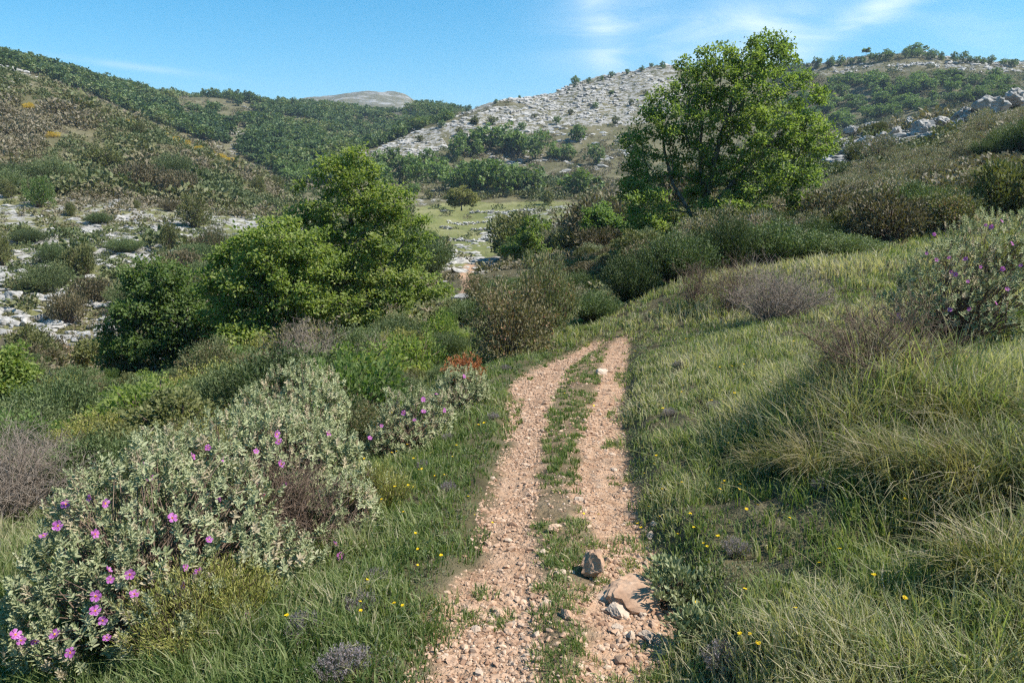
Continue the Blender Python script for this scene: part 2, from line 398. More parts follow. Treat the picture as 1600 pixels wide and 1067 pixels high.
def ground(x, y, rz=None):
    x = np.asarray(x, float); y = np.asarray(y, float)
    h = ground0(x, y)
    d = np.hypot(x, y)
    xl, ml, mr, xr = edges(y)
    off = np.maximum(smooth(-.1, .5, x-xr), smooth(-.1, .5, xl-x)); off = np.maximum(off, smooth(14, 15, y))
    h = h + off*(.07*fbm(x*1.1, y*1.1, 11, 3)+.05*fbm(x*3.7, y*3.7, 12, 2)) + (1-off)*(.018*fbm(x*5, y*5, 13, 3))
    w = smooth(9, 24, d)
    h = h + w*(.55*fbm(x*.16, y*.16, 14, 4))
    w2 = smooth(60, 200, d); h = h + w2*(2.6*fbm(x*.035, y*.035, 15, 4))
    w3 = smooth(500, 1100, d); h = h + w3*(9*ridged(x*.008, y*.008, 16, 4)-6)
    return h + EYE
def hit(px, py, d0=1.5, d1=1500):
    """first ground point met along the ray of a photo pixel"""
    u, e = dirpix(px, py); ys = np.exp(np.linspace(math.log(d0), math.log(d1), 4000))
    g = ground(u*ys, ys)-EYE
    k = np.argmax(g >= e*ys) if (g >= e*ys).any() else len(ys)-1
    return Vector((float(u*ys[k]), float(ys[k]), float(g[k]+EYE)))
def at(px, d, py=None):
    """ground point in the direction of photo column px at distance d"""
    u = float(dirpix(px, py if py is not None else 420)[0])
    x = np.array([u*d]); y = np.array([float(d)])
    return Vector((x[0], d, float(ground(x, y)[0])))
PATHV = [np.array([hit(p, q)[:2] for p, q in ln]) for ln in PATHZ]

def build_ground():
    fi = np.radians(np.concatenate([np.linspace(-180, -48, 60)[:-1], np.linspace(-48, 48, 1060), np.linspace(48, 180, 60)[1:]]))
    r = np.concatenate([[0.02, .3, .6], np.exp(np.linspace(math.log(.9), math.log(700), 860)), np.exp(np.linspace(math.log(720), math.log(2600), 40))])
    A, R = np.meshgrid(fi, r)                                   # rows = r
    x = R*np.sin(A); y = R*np.cos(A)
    fwd = np.where(np.abs(A) < math.radians(44), y, R*math.cos(math.radians(44)))   # behind the camera the land goes on the same
    ye = np.where(y > 0, np.maximum(y, 0), y)
    back = np.abs(A) > math.radians(60)
    xs = x.copy(); ys = np.where(back & (R > 6), fwd, y)
    z = ground(x.ravel(), np.where(np.abs(A) > math.radians(46), np.where(R < 9, y, fwd), y).ravel()).reshape(x.shape)
    V = np.stack([x, y, z], -1).reshape(-1, 3)
    nr, nc = A.shape
    i = (np.arange(nr-1)[:, None]*nc + np.arange(nc-1)[None]).ravel()
    F4 = np.stack([i, i+1, i+nc+1, i+nc], -1)[:, ::-1]
    mb = MB(); mb.add(V, [F4], .5, 0, True)
    me = mb.mesh('ground', [MAT['ground']])
    X = V[:, 0].astype(float); Y = V[:, 1].astype(float)
    def put(name, val):
        a = me.attributes.new(name, 'FLOAT', 'POINT'); a.data.foreach_set('value', np.asarray(val, np.float32))
    xl, ml, mr, xr = edges(Y)
    n = .10*fbm(X*3, Y*3, 21, 4); n2 = .12*fbm(X*5, Y*5, 22, 3)
    inside = smooth(-.06, .06, X-xl+n)*smooth(-.06, .06, xr-X+.04+n*.6)*(1-smooth(13.1, 13.8, Y))
    midg = smooth(-.05, .05, X-ml+n2)*smooth(-.05, .05, mr-X+n2)
    put('path', np.maximum(inside*(1-midg*.75), pathzone(X, Y)))
    put('rock', rockzone(X, Y)*(Y > 12))
    PX, PY = project(X, Y, V[:, 2]); PX = PX+30*fbm(X*.05, Y*.05, 81, 3); PY = PY+20*fbm(X*.05, Y*.05, 82, 3)
    fz = in_poly(PX, PY, [(640,318),(720,312),(960,312),(980,330),(800,352),(780,400),(740,420),(660,420)]) & (Y > 52) & (Y < 160)
    lz = in_poly(PX, PY, [(-300,290),(0,300),(300,330),(480,345),(480,410),(330,400),(200,560),(-300,600)]) & (Y > 20) & (Y < 95)
    put('field', fz*1.0+lz*.65)
    put('scrub', smooth(40, 80, Y)*1.0); put('stone', smooth(800, 1000, Y)*(Y < 2000))
    o = special('ground', me, 'structure'); return o
def groundmat():
    m, N, L = nodes('ground')
    ge = N.new('ShaderNodeNewGeometry'); pos = ge.outputs['Position']
    def noise(scale, det=6, rough=.55, off=(0, 0, 0)):
        n = N.new('ShaderNodeTexNoise'); n.inputs['Scale'].default_value = scale; n.inputs['Detail'].default_value = det; n.inputs['Roughness'].default_value = rough
        mp = N.new('ShaderNodeMapping'); mp.inputs['Location'].default_value = off; L.new(pos, mp.inputs[0]); L.new(mp.outputs[0], n.inputs['Vector'])
        return n.outputs[0]
    def attr(nm):
        a = N.new('ShaderNodeAttribute'); a.attribute_name = nm; return a.outputs['Fac']
    def mth(op, a, b=None, c=None):
        n = N.new('ShaderNodeMath'); n.operation = op
        for i, v in enumerate((a, b, c)):
            if v is None: continue
            if isinstance(v, (int, float)): n.inputs[i].default_value = v
            else: L.new(v, n.inputs[i])
        return n.outputs[0]
    def sstep(v, a, b):
        n = N.new('ShaderNodeMapRange'); n.interpolation_type = 'SMOOTHSTEP'; n.inputs[1].default_value = a; n.inputs[2].default_value = b; L.new(v, n.inputs[0]); return n.outputs[0]
    def mix(f, a, b):
        n = N.new('ShaderNodeMix'); n.data_type = 'RGBA'
        for i, v in ((0, f), (6, a), (7, b)):
            if hasattr(v, 'links') or hasattr(v, 'is_linked'): L.new(v, n.inputs[i])
            elif isinstance(v, tuple): n.inputs[i].default_value = (*v, 1)
            else: n.inputs[i].default_value = v
        return n.outputs[2]
    # near: earth under the grass
    r1 = ramp(N, [(.060,.050,.028),(.11,.095,.05),(.14,.12,.075)], [.3, .5, .7]); L.new(noise(2.2), r1.inputs[0])
    # far: grass and low herbs between the shrubs
    r2 = ramp(N, [(.085,.080,.042),(.125,.115,.06),(.19,.165,.105)], [.33, .5, .68]); L.new(noise(.22, 8, .65), r2.inputs[0])
    base = mix(attr('scrub'), r1.outputs[0], r2.outputs[0])
    rf = ramp(N, [(.12,.14,.048),(.17,.175,.065),(.25,.235,.12)], [.3, .5, .72]); L.new(noise(.16, 7, .6, (30, 0, 0)), rf.inputs[0])
    base = mix(attr('field'), base, rf.outputs[0])
    # limestone showing
    rk = ramp(N, [(.18,.17,.155),(.31,.295,.27),(.42,.40,.365)], [.3, .5, .7]); L.new(noise(.9, 8, .7, (5, 9, 0)), rk.inputs[0])
    m1 = mth('MULTIPLY_ADD', noise(.5, 9, .72, (50, 3, 0)), 1.0, mth('MULTIPLY_ADD', attr('rock'), .30, -.27))
    base = mix(sstep(m1, .50, .56), base, rk.outputs[0])
    base = mix(attr('stone'), base, mix(sstep(noise(.03, 10, .75, (3, 1, 0)), .38, .52), rk.outputs[0], r2.outputs[0]))
    # trodden stony earth
    rp = ramp(N, [(.26,.145,.085),(.43,.275,.175),(.53,.37,.26)], [.32, .5, .7]); L.new(noise(9, 10, .7), rp.inputs[0])
    base = mix(attr('path'), base, rp.outputs[0])
    p = N.new('ShaderNodeBsdfPrincipled'); p.inputs['Roughness'].default_value = .95; p.inputs['Specular IOR Level'].default_value = .1
    L.new(base, p.inputs['Base Color'])
    b = N.new('ShaderNodeBump'); b.inputs['Strength'].default_value = .5; b.inputs['Distance'].default_value = .03
    L.new(noise(28, 8, .7), b.inputs['Height'])
    b2 = N.new('ShaderNodeBump'); b2.inputs['Strength'].default_value = .6; b2.inputs['Distance'].default_value = .5
    L.new(noise(1.1, 8, .7), b2.inputs['Height']); L.new(b.outputs[0], b2.inputs['Normal'])
    L.new(b2.outputs[0], p.inputs['Normal'])
    out = N.new('ShaderNodeOutputMaterial'); L.new(p.outputs[0], out.inputs[0])
    return m
MAT = {}
MAT['ground'] = groundmat()
build_ground()
# ------------------------------------------------------------------ plant materials
MAT['bark'] = barkmat('bark', (.07,.058,.045), (.20,.18,.15))
MAT['pale_bark'] = barkmat('pale_bark', (.16,.145,.12), (.34,.32,.28))
MAT['twig'] = barkmat('twig', (.07,.05,.038), (.16,.12,.09), 30)
MAT['green_twig'] = barkmat('green_twig', (.035,.045,.02), (.08,.085,.045), 30)
MAT['dead_twig'] = barkmat('dead_twig', (.17,.135,.105), (.36,.30,.25), 20)
MAT['brown_twig'] = barkmat('brown_twig', (.10,.07,.05), (.23,.165,.125), 20)
MAT['oak_leaf'] = leafmat('oak_leaf', [(.09,.13,.036),(.17,.235,.064),(.245,.31,.095),(.33,.375,.14)], .52, .10)
MAT['bright_leaf'] = leafmat('bright_leaf', [(.115,.165,.042),(.22,.285,.072),(.31,.365,.11),(.40,.42,.165)], .52, .10)
MAT['dark_leaf'] = leafmat('dark_leaf', [(.085,.13,.038),(.155,.225,.066),(.22,.285,.105)], .5, .15)
MAT['cistus_leaf'] = leafmat('cistus_leaf', [(.19,.215,.10),(.33,.355,.19),(.43,.445,.27),(.46,.38,.26)], .22, .06, .8, .15, (1.0,1.05,.7))
MAT['green_cistus_leaf'] = leafmat('green_cistus_leaf', [(.15,.185,.085),(.26,.29,.15),(.36,.375,.22)], .22, .08, .8, .15, (1.0,1.05,.7))
MAT['hill_cistus_leaf'] = leafmat('hill_cistus_leaf', [(.15,.15,.08),(.25,.24,.14),(.33,.29,.20),(.42,.30,.28)], .22, .12)
MAT['rusty_juniper'] = leafmat('rusty_juniper', [(.10,.09,.05),(.17,.15,.075),(.24,.20,.11),(.34,.13,.085)], .28, .1)
MAT['field_leaf'] = leafmat('field_leaf', [(.15,.15,.05),(.24,.235,.075),(.32,.30,.11)], .35, .0)
MAT['heath_leaf'] = leafmat('heath_leaf', [(.055,.085,.033),(.115,.155,.057),(.18,.215,.09)], .25, .28)
MAT['broom_leaf'] = leafmat('broom_leaf', [(.09,.12,.05),(.16,.20,.08),(.23,.255,.115)], .25, .15)
MAT['feather_leaf'] = leafmat('feather_leaf', [(.19,.20,.05),(.34,.33,.09),(.46,.41,.16)], .35, .1)
MAT['juniper_leaf'] = leafmat('juniper_leaf', [(.085,.10,.045),(.155,.17,.075),(.22,.215,.11),(.30,.15,.09)], .3, .12)
MAT['olive_leaf'] = leafmat('olive_leaf', [(.085,.095,.032),(.15,.16,.056),(.22,.21,.09)], .25, .22)
MAT['brown_leaf'] = leafmat('brown_leaf', [(.09,.078,.042),(.15,.125,.068),(.21,.175,.11)], .22, .2)
MAT['rust_leaf'] = leafmat('rust_leaf', [(.25,.08,.03),(.42,.16,.06),(.52,.24,.11)], .25, .1)
MAT['far_leaf'] = leafmat('far_leaf', [(.09,.14,.045),(.155,.225,.07),(.215,.28,.10)], .35, .18)
MAT['yellow_bloom'] = leafmat('yellow_bloom', [(.42,.27,.02),(.62,.42,.03),(.75,.55,.06)], .3, .1)
MAT['scrub_leaf'] = leafmat('scrub_leaf', [(.10,.125,.05),(.14,.16,.065),(.18,.175,.08),(.19,.155,.10),(.24,.205,.14)], .2, .0)
MAT['forest_leaf'] = leafmat('forest_leaf', [(.06,.10,.04),(.115,.17,.058),(.165,.215,.08),(.22,.23,.10)], .3, .0)
MAT['purple_petal'] = leafmat('purple_petal', [(.32,.05,.27),(.47,.13,.43),(.56,.26,.54)], .35, .08, .6, .2, (1.1,.9,1.1))
MAT['stamen'] = leafmat('stamen', [(.80,.42,.02),(.85,.55,.05)], .1, .0)
MAT['lilac'] = leafmat('lilac', [(.17,.15,.14),(.28,.24,.25),(.38,.31,.36)], .25, .12)

# ------------------------------------------------------------------ plant builders
def clumps_in(rng, ells, n, shell=.55, low=None):
    """clump centres spread through a union of ellipsoids (cx,cy,cz,rx,ry,rz), denser to the outside"""
    w = np.array([e[3]*e[4]*e[5] for e in ells])**.55; w /= w.sum()
    k = rng.choice(len(ells), n*6, p=w); E = np.array(ells)[k]
    P = rdir(rng, len(k))*(rng.random(len(k))**shell)[:, None]*E[:, 3:6]+E[:, :3]
    if low is not None: P = P[P[:, 2] > low]
    keep = []                                        # poisson-like thinning
    vol = sum(4*e[3]*e[4]*e[5] for e in ells); dm = .62*(vol/n)**(1/3)
    Q = np.zeros((0, 3))
    for p in P:
        if len(Q) == 0 or ((Q-p)**2).sum(1).min() > dm*dm:
            Q = np.vstack([Q, p])
            if len(Q) >= n: break
    return Q
def branch_out(rng, trunk, r_trunk, tips, tip_r=.008, sag=.0, expo=.42):
    """joins every tip to the nearest lower wood; returns polylines and radii (5 points each)"""
    T = np.asarray(trunk, float)
    seg = [T[0]]
    for a, b in zip(T[:-1], T[1:]):
        for t in (.34, .67, 1): seg.append(a+(b-a)*t)
    pos = list(seg); par = [-1]+list(range(len(seg)-1)); use = [0]*len(pos)
    paths = []
    order = np.argsort(np.linalg.norm(tips-T[-1]*.5-T[0]*.5, axis=1))
    for i in order:
        p = tips[i]; A = np.array(pos); v = p-A; dist = np.linalg.norm(v, axis=1)
        pen = dist*(1+1.6*np.clip((.15-v[:, 2]/np.maximum(dist, 1e-6)), 0, 1.2))
        pen[:3] += 2*dist[:3]
        k = int(np.argmin(pen)); a = A[k]
        L = dist[k]; c = a*.5+p*.5+np.array([0, 0, .16*L])+rng.normal(size=3)*.09*L
        t = np.linspace(0, 1, 5)[:, None]
        pl = a*(1-t)**2+2*c*t*(1-t)+p*t*t
        pl[1:4] += rng.normal(size=(3, 3))*.03*L
        ids = [k]
        for q in pl[1:]:
            pos.append(q); par.append(ids[-1]); use.append(0); ids.append(len(pos)-1)
        paths.append((pl, ids)); j = ids[-1]
        while j >= 0: use[j] += 1; j = par[j]
    use = np.array(use); tot = max(use.max(), 1)
    P = np.array([p for p, _ in paths]); R = []
    for pl, ids in paths:
        u = use[ids].astype(float); u[0] = u[1]
        R.append(np.clip(tip_r*u**expo, tip_r*.6, r_trunk*.8))
    R = np.array(R); R[:, -1] = np.minimum(R[:, -1], np.maximum(R[:, -1]*.8, tip_r*.6))
    return P, R, seg
def tree_meshes(seed, ells, trunk, r_trunk, nclump, per, leaf, lw, rc, leafm, barkm, kind='oval', tip_r=.008, low=None, extra_trunks=(), twigs=3, flat=.7):
    rng = np.random.default_rng(seed)
    tips = clumps_in(rng, ells, nclump, low=low)
    wood = MB()
    P, R, seg = branch_out(rng, trunk, r_trunk, tips, tip_r)
    tubes(wood, P, R, 5)
    tr = np.array(seg); n = len(tr); rr = r_trunk*(1-.62*np.linspace(0, 1, n)); rr[0] *= 1.35
    tr = tr+np.vstack([[0, 0, -.15], np.zeros((n-1, 3))])
    tubes(wood, tr[None], rr[None], 8)
    for et, r in extra_trunks:
        e = np.array(et, float); tubes(wood, e[None], (r*np.linspace(1, .45, len(e)))[None], 6)
    # twigs inside each clump, leaves along them
    nt = len(tips)*twigs; base = np.repeat(tips, twigs, 0); D = rdir(rng, nt)*np.array([1, 1, .8])+np.array([0, 0, .25])
    L = rc*(.6+.6*rng.random(nt)); end = base+unit(D)*L[:, None]
    t = np.linspace(0, 1, 3)[None, :, None]
    tubes(wood, base[:, None]*(1-t)+end[:, None]*t+np.array([0, 0, .12])*(t*(1-t))*rc, np.repeat([[tip_r*.6, tip_r*.45, tip_r*.25]], nt, 0), 3)
    lf = MB(); m = len(tips)*per
    cs = rng.normal(size=len(tips))*.16
    k = rng.integers(0, nt, m); s = rng.random(m)**.7
    C = base[k]+(end[k]-base[k])*s[:, None]+rng.normal(size=(m, 3))*rc*np.array([.34, .34, .34*flat])
    out = unit(C-base[k]*.6-np.array([0, 0, 0]))
    D = unit(rdir(rng, m)+.5*unit(C-base[k])+np.array([0, 0, -.15]))
    N = unit(rdir(rng, m)*.8+np.array([.25, 0, 1.0]))
    ll = leaf*(.65+.7*rng.random(m))
    leaves(lf, C, D, N, ll, ll*lw, kind, np.clip(.45+cs[k//twigs]+rng.normal(size=m)*.2, 0, 1))
    return lf.mesh('crown', leafm), wood.mesh('trunk', barkm)
def shrub_meshes(seed, rx, rz, nclump, per, leaf, lw, rc, leafm, woodm, kind='oval', stems=7, up=.5, tip_r=.004, ry=None, round_=.5, lowest=.12, flat=.8):
    """bush: stems from the foot fan out to clumps of leaves; upper and outer leaves point up and out"""
    rng = np.random.default_rng(seed); ry = ry or rx
    lob = [(rng.normal()*rx*.3, rng.normal()*ry*.3, rz*(.40+.15*rng.random()), rx*(.55+.25*rng.random()), ry*(.55+.25*rng.random()), rz*(.45+.17*rng.random())) for _ in range(5)]
    tips = clumps_in(rng, lob, nclump, low=rz*lowest)
    wood = MB(); foot = rng.normal(size=(len(tips), 3))*np.array([rx*.12, ry*.12, 0]); foot[:, 2] = -.04
    t = np.linspace(0, 1, 5)[None, :, None]
    c = foot*.45+tips*.55; c[:, 2] = tips[:, 2]*.62; c += rng.normal(size=c.shape)*.07*rx
    P = foot[:, None]*(1-t)**2+2*c[:, None]*t*(1-t)+tips[:, None]*t*t
    r = tip_r*(1+1.5*rng.random(len(tips)))
    tubes(wood, P, r[:, None]*np.array([[1.8, 1.5, 1.2, .9, .5]]), 4)
    m = len(tips)*per; k = rng.integers(0, len(tips), m)
    off = rdir(rng, m)*(rng.random(m)**.5)[:, None]*rc*np.array([1, 1, flat]); C = tips[k]+off
    O = unit(C*np.array([1, 1, .6])/np.array([rx, ry, rz]))
    D = unit(rdir(rng, m)*.7+O*.5+np.array([0, 0, up])+unit(off)*.35)
    N = unit(rdir(rng, m)+np.array([.2, 0, .6]))
    ll = leaf*(.6+.8*rng.random(m)); cs = rng.normal(size=len(tips))*.14
    lf = MB(); leaves(lf, C, D, N, ll, ll*lw, kind, np.clip(.45+cs[k]+rng.normal(size=m)*.2, 0, 1))
    return lf.mesh('foliage', leafm), wood.mesh('stems', woodm)
def strand_meshes(seed, rx, rz, nstem, per, leaf, lw, leafm, woodm, spread=.75, hang=.0, ry=None, tip_r=.003, bare=.25):
    """heath, broom: many thin upright twigs set with fine needles"""
    rng = np.random.default_rng(seed); ry = ry or rx
    a = rng.random(nstem)*2*np.pi; q = rng.random(nstem)**.55
    end = np.stack([np.cos(a)*q*rx, np.sin(a)*q*ry, rz*(1-.42*q**2.2)*(.62+.42*rng.random(nstem))], 1)
    bump = 1+.28*np.array([vnoise(np.array([p[0]*1.9/rx+seed]), np.array([p[1]*1.9/ry]), 3)[0] for p in end]); end[:, 2] *= bump
    foot = end*np.array([.25, .25, 0]); foot[:, 2] = -.04
    t = np.linspace(0, 1, 5)[None, :, None]; c = foot*.3+end*.7; c[:, 2] = end[:, 2]*.55
    P = foot[:, None]*(1-t)**2+2*c[:, None]*t*(1-t)+end[:, None]*t*t
    P[:, 1:4] += rng.normal(size=(nstem, 3, 3))*.025*rz
    wood = MB(); tubes(wood, P, np.repeat(tip_r*np.array([[2.2, 1.6, 1.1, .7, .35]]), nstem, 0), 3)
    m = nstem*per; k = rng.integers(0, nstem, m); s = bare+(1-bare)*rng.random(m)**.75
    i = np.minimum((s*4).astype(int), 3); f = s*4-i
    C = P[k, i]*(1-f[:, None])+P[k, i+1]*f[:, None]+rng.normal(size=(m, 3))*.035*rz
    T = unit(P[k, i+1]-P[k, i]); D = unit(T*.9+rdir(rng, m)*.8+np.array([0, 0, .25-hang]))
    cs = rng.normal(size=nstem)*.15
    ll = leaf*(.6+.8*rng.random(m)); lf = MB()
    leaves(lf, C, D, unit(rdir(rng, m)+np.array([.2, 0, .3])), ll, ll*lw, 'diamond', np.clip(.45+cs[k]+rng.normal(size=m)*.2, 0, 1))
    return lf.mesh('foliage', leafm), wood.mesh('stems', woodm)
def dead_mesh(seed, rx, rz, nstem, woodm, nside=9, r0=.006, lean=(0, 0)):
    """leafless tangle of twigs"""
    rng = np.random.default_rng(seed); wood = MB()
    a = rng.random(nstem)*2*np.pi; q = rng.random(nstem)**.6
    end = np.stack([np.cos(a)*q*rx+lean[0], np.sin(a)*q*rx+lean[1], rz*(1-.45*q*q)*(.5+.5*rng.random(nstem))], 1)
    foot = end*np.array([.15, .15, 0]); foot[:, 2] = -.04
    t = np.linspace(0, 1, 6)[None, :, None]; c = foot*.4+end*.6; c[:, 2] = end[:, 2]*.7
    P = foot[:, None]*(1-t)**2+2*c[:, None]*t*(1-t)+end[:, None]*t*t
    P[:, 1:] += rng.normal(size=(nstem, 5, 3))*.03*rz
    tubes(wood, P, r0*(.6+.7*rng.random(nstem))[:, None]*np.array([[1.6, 1.3, 1, .75, .5, .25]]), 4)
    for lev, (nn, ln, rr) in enumerate(((nside, .38, .42), (nside*3, .2, .26))):
        b, n, _ = P.shape; m = b*nn if lev == 0 else min(b*3, nstem*nside*3)
        k = rng.integers(0, b, m); i = rng.integers(1, n-1, m); f = rng.random((m, 1))
        A = P[k, i]*(1-f)+P[k, i+1]*f; T = unit(P[k, i+1]-P[k, i])
        L = ln*rz*(.4+.9*rng.random(m)); D = unit(T*.6+rdir(rng, m)*.95+np.array([0, 0, .15])); E = A+D*L[:, None]
        t = np.linspace(0, 1, 4)[None, :, None]; Mi = A*.5+E*.5+rng.normal(size=A.shape)*.12*L[:, None]
        Q = A[:, None]*(1-t)**2+2*Mi[:, None]*t*(1-t)+E[:, None]*t*t
        tubes(wood, Q, r0*rr*np.repeat([[1, .8, .6, .3]], m, 0), 3); P = Q
    return wood.mesh('twigs', woodm)
def ell(px, py, rx, ry, base, depth=None, off=0):
    """ellipsoid from its outline in the photo: base = (px, py, d) of the trunk foot"""
    s = (base[2]*CT+abs(0))/F*1.0
    return ((px-base[0])*s, off, (base[1]-py)*s, rx*s, (depth if depth else rx)*s, ry*s)
def shrub_thing(name, label, cat, loc, meshes, rz=0, group=None, sc=1.0):
    t = thing(name, label, cat, loc, rz, group, sc); part('foliage', meshes[0], t); part('stems', meshes[1], t); return t
def tree_thing(name, label, loc, meshes, rz=0, group=None, sc=1.0):
    t = thing(name, label, 'tree', loc, rz, group, sc); part('crown', meshes[0], t); part('trunk', meshes[1], t); return t
def copy_thing(o, loc, rz, sc, label=None, group=None):
    c = o.copy(); COL.objects.link(c); c.location = loc; c.rotation_euler = (0, 0, rz); c.scale = (sc,)*3 if np.ndim(sc) == 0 else sc
    if label: c['label'] = label
    if group: c['group'] = group
    for ch in list(o.children):
        k = ch.copy(); COL.objects.link(k); k.parent = c
    return c
# ------------------------------------------------------------------ the big trees
def place_tree(name, label, base, ells, trunk, r, nclump, per, leafm, seed, leaf=.095, rc=.42, low=None, **k):
    u = float(dirpix(base[0], base[1])[0]); loc = Vector((u*base[2], base[2], 0)); loc.z = float(ground(np.array([loc.x]), np.array([loc.y]))[0])
    pz = dirpix(base[0], base[1])[1]*base[2]+EYE              # where the photo shows the foot
    dz = float(pz-loc.z)
    E = [ell(*e[:4], base, *(e[4:])) for e in ells]
    E = [(a, b, c+dz, d, f, g) for a, b, c, d, f, g in E]
    s = base[2]/F
    T = [((p-base[0])*s, o, (base[1]-q)*s+dz if i else 0) for i, (p, q, o) in enumerate(trunk)]
    X = [([((p-base[0])*s, o, (base[1]-q)*s+dz) for p, q, o in xs], rr) for xs, rr in k.pop('extra', [])]
    ms = tree_meshes(seed, E, T, r, nclump, per, leaf, .62, rc, MAT[leafm], MAT[k.pop('barkm', 'bark')], low=low, extra_trunks=X, **k)
    return tree_thing(name, label, loc, ms)
place_tree('oak_tree', 'large spreading green oak beside the path, tallest tree of the right slope', (1095,368,27),
    [(1150,190,95,95),(1165,110,60,38,70),(1180,88,32,18,40),(1212,100,16,18,20),(1090,130,45,35,60),(1035,195,48,60,60,-.4),(1000,270,30,75,50,.3),(1235,180,48,62,60,.5),(1262,225,34,45,50),
     (1195,290,62,32,60,-.8),(1240,300,30,26,40,-.5),(1120,270,75,50,75,.6),(1010,335,46,50,60,-.6),(1045,372,55,30,60,-1.2),(980,300,22,50,40),(1130,330,55,35,50,-.7),(985,225,14,28,25)],
    [(1095,368,0),(1096,340,0),(1100,312,.05),(1108,270,.1),(1120,215,.1),(1140,150,.1)], .17, 310, 180, 'oak_leaf', 11, low=.1, rc=.34,
    extra=[([(1093,365,0),(1075,330,.1),(1050,290,.2),(1035,240,.2),(1030,200,.2)], .085), ([(1100,350,0),(1120,310,-.1),(1145,280,-.1),(1185,240,0),(1225,200,.1)], .09), ([(1097,340,0),(1095,300,.2),(1090,240,.3),(1095,150,.3)], .08)])
place_tree('oak_tree', 'tall bright green oak left of the path, highest of the left clump', (556,545,23),
    [(555,300,55,55),(548,255,36,26,40),(505,320,38,40),(610,330,45,60,60),(655,370,26,50,40),(640,320,22,30,30),(590,400,80,60,90,.3),(500,390,55,50,70),(640,440,50,45,60,-.4),(560,480,70,40,70,-.6),(690,450,24,30,30,-.2),(480,340,24,30),(530,430,50,50)],
    [(556,545,0),(557,500,0),(556,455,0),(554,400,.05),(556,340,.05),(552,275,0)], .13, 220, 165, 'bright_leaf', 12, low=.25, rc=.32,
    extra=[([(557,500,0),(575,455,-.2),(610,415,-.2),(640,375,-.2)], .06), ([(556,470,0),(535,420,.1),(515,370,.2),(503,330,.2)], .055)])
place_tree('oak_tree', 'wide low oak with crooked dark trunk, middle of the left clump', (428,572,21),
    [(440,390,65,60),(400,450,62,60),(470,450,60,60,70),(380,400,36,36),(430,520,75,30,70,-.3),(360,490,36,44),(500,400,40,40),(345,440,24,30)],
    [(428,572,0),(426,545,0),(428,510,.05),(432,470,.05),(436,420,0)], .10, 155, 180, 'bright_leaf', 13, low=.2, rc=.33,
    extra=[([(426,560,0),(400,560,-.1),(370,550,-.2),(345,535,-.2)], .05), ([(427,540,0),(450,520,.1),(480,500,.1)], .045)])
place_tree('oak_tree', 'darker green oak with pale trunk beside white stones, left end of clump', (243,580,23),
    [(245,470,55,50),(270,425,34,22),(215,510,46,50),(300,490,48,50),(260,540,85,26,70),(190,555,26,26),(330,510,30,44),(225,430,26,22)],
    [(243,580,0),(246,560,.1),(244,540,.1),(240,500,.1),(245,450,0)], .10, 140, 190, 'dark_leaf', 14, low=.15, rc=.33, barkm='pale_bark',
    extra=[([(222,580,0),(220,555,0),(212,520,0),(205,490,0)], .07)])
place_tree('young_oak', 'bright yellowish green young tree at the left edge below the slope', (18,668,16),
    [(10,600,45,50),(30,560,22,22),(35,630,35,26),(-30,600,50,60)],
    [(18,668,0),(16,640,0),(12,600,0)], .05, 110, 260, 'bright_leaf', 15, low=.1, rc=.26, leaf=.08)
place_tree('young_oak', 'small lone oak sapling on scree between the two big trees', (826,412,42),
    [(822,372,26,26),(842,352,16,14),(803,388,18,14),(835,385,22,18)],
    [(826,412,0),(828,395,0),(822,370,0)], .05, 44, 85, 'oak_leaf', 16, low=.3, rc=.33, leaf=.13, twigs=2)
place_tree('young_oak', 'dark bushy small oak just left of the large right oak', (938,372,38),
    [(938,345,22,24),(955,360,24,16),(925,355,14,14)],
    [(938,372,0),(938,355,0),(938,340,0)], .06, 70, 130, 'dark_leaf', 17, rc=.36, leaf=.13, twigs=2)
FIELD_TREE = hit(721, 329, 60)
place_tree('field_tree', 'solitary round olive green tree standing on the terraced meadow', (721,329,FIELD_TREE.y),
    [(722,306,22,14),(710,312,14,9),(733,312,14,9)], [(721,329,0),(721,320,0),(722,308,0)], .12, 120, 100, 'field_leaf', 18, rc=.5, leaf=.22, twigs=2)

# ------------------------------------------------------------------ far trees
def far_tree_proto(seed, leafm, h=4.2, w=2.3, n=46, per=22):
    rng = np.random.default_rng(seed)
    E = [(rng.normal()*.35, rng.normal()*.35, h*(.36+.22*rng.random()), w*(.45+.25*rng.random()), w*(.45+.25*rng.random()), h*(.27+.14*rng.random())) for _ in range(6)]
    return tree_meshes(seed, E, [(0,0,0),(.05,0,h*.25),(0,.05,h*.55)], .11, n, per, .42, .72, .5, MAT[leafm], MAT['bark'], kind='diamond', tip_r=.018, twigs=1)
FAR = [far_tree_proto(100+i, 'far_leaf', 3.6+.5*(i % 3), 1.9+.35*(i % 4)) for i in range(7)]
FAROL = [far_tree_proto(120+i, 'olive_leaf', 2.6+.4*i, 1.8, 34, 22) for i in range(3)]
_rng = np.random.default_rng(5)
n_far = 0
def far_tree(px, py, hpx, label, group, protos=FAR, wide=1.0, d0=60, name='hillside_oak'):
    global n_far
    p = hit(px, py, d0)
    k = int(_rng.integers(0, len(protos))); ms = protos[k]
    h0 = max(v.co.z for v in ms[0].vertices)
    s = hpx/F*p.y/h0
    t = thing(name, label, 'tree', p, float(_rng.random()*6.28), group, (s*wide, s*wide, s))
    part('crown', ms[0], t); part('trunk', ms[1], t); n_far += 1
    return t
for px, py, h in [(592,272,38),(612,266,34),(625,286,44),(655,290,46),(680,286,40),(640,268,30),(668,262,30),(600,292,36),(648,308,22),(575,280,36),(690,272,26)]:
    far_tree(px, py, h, 'green oak in the copse behind the tall left oak', 'oaks in the copse behind the tall left oak', d0=140)
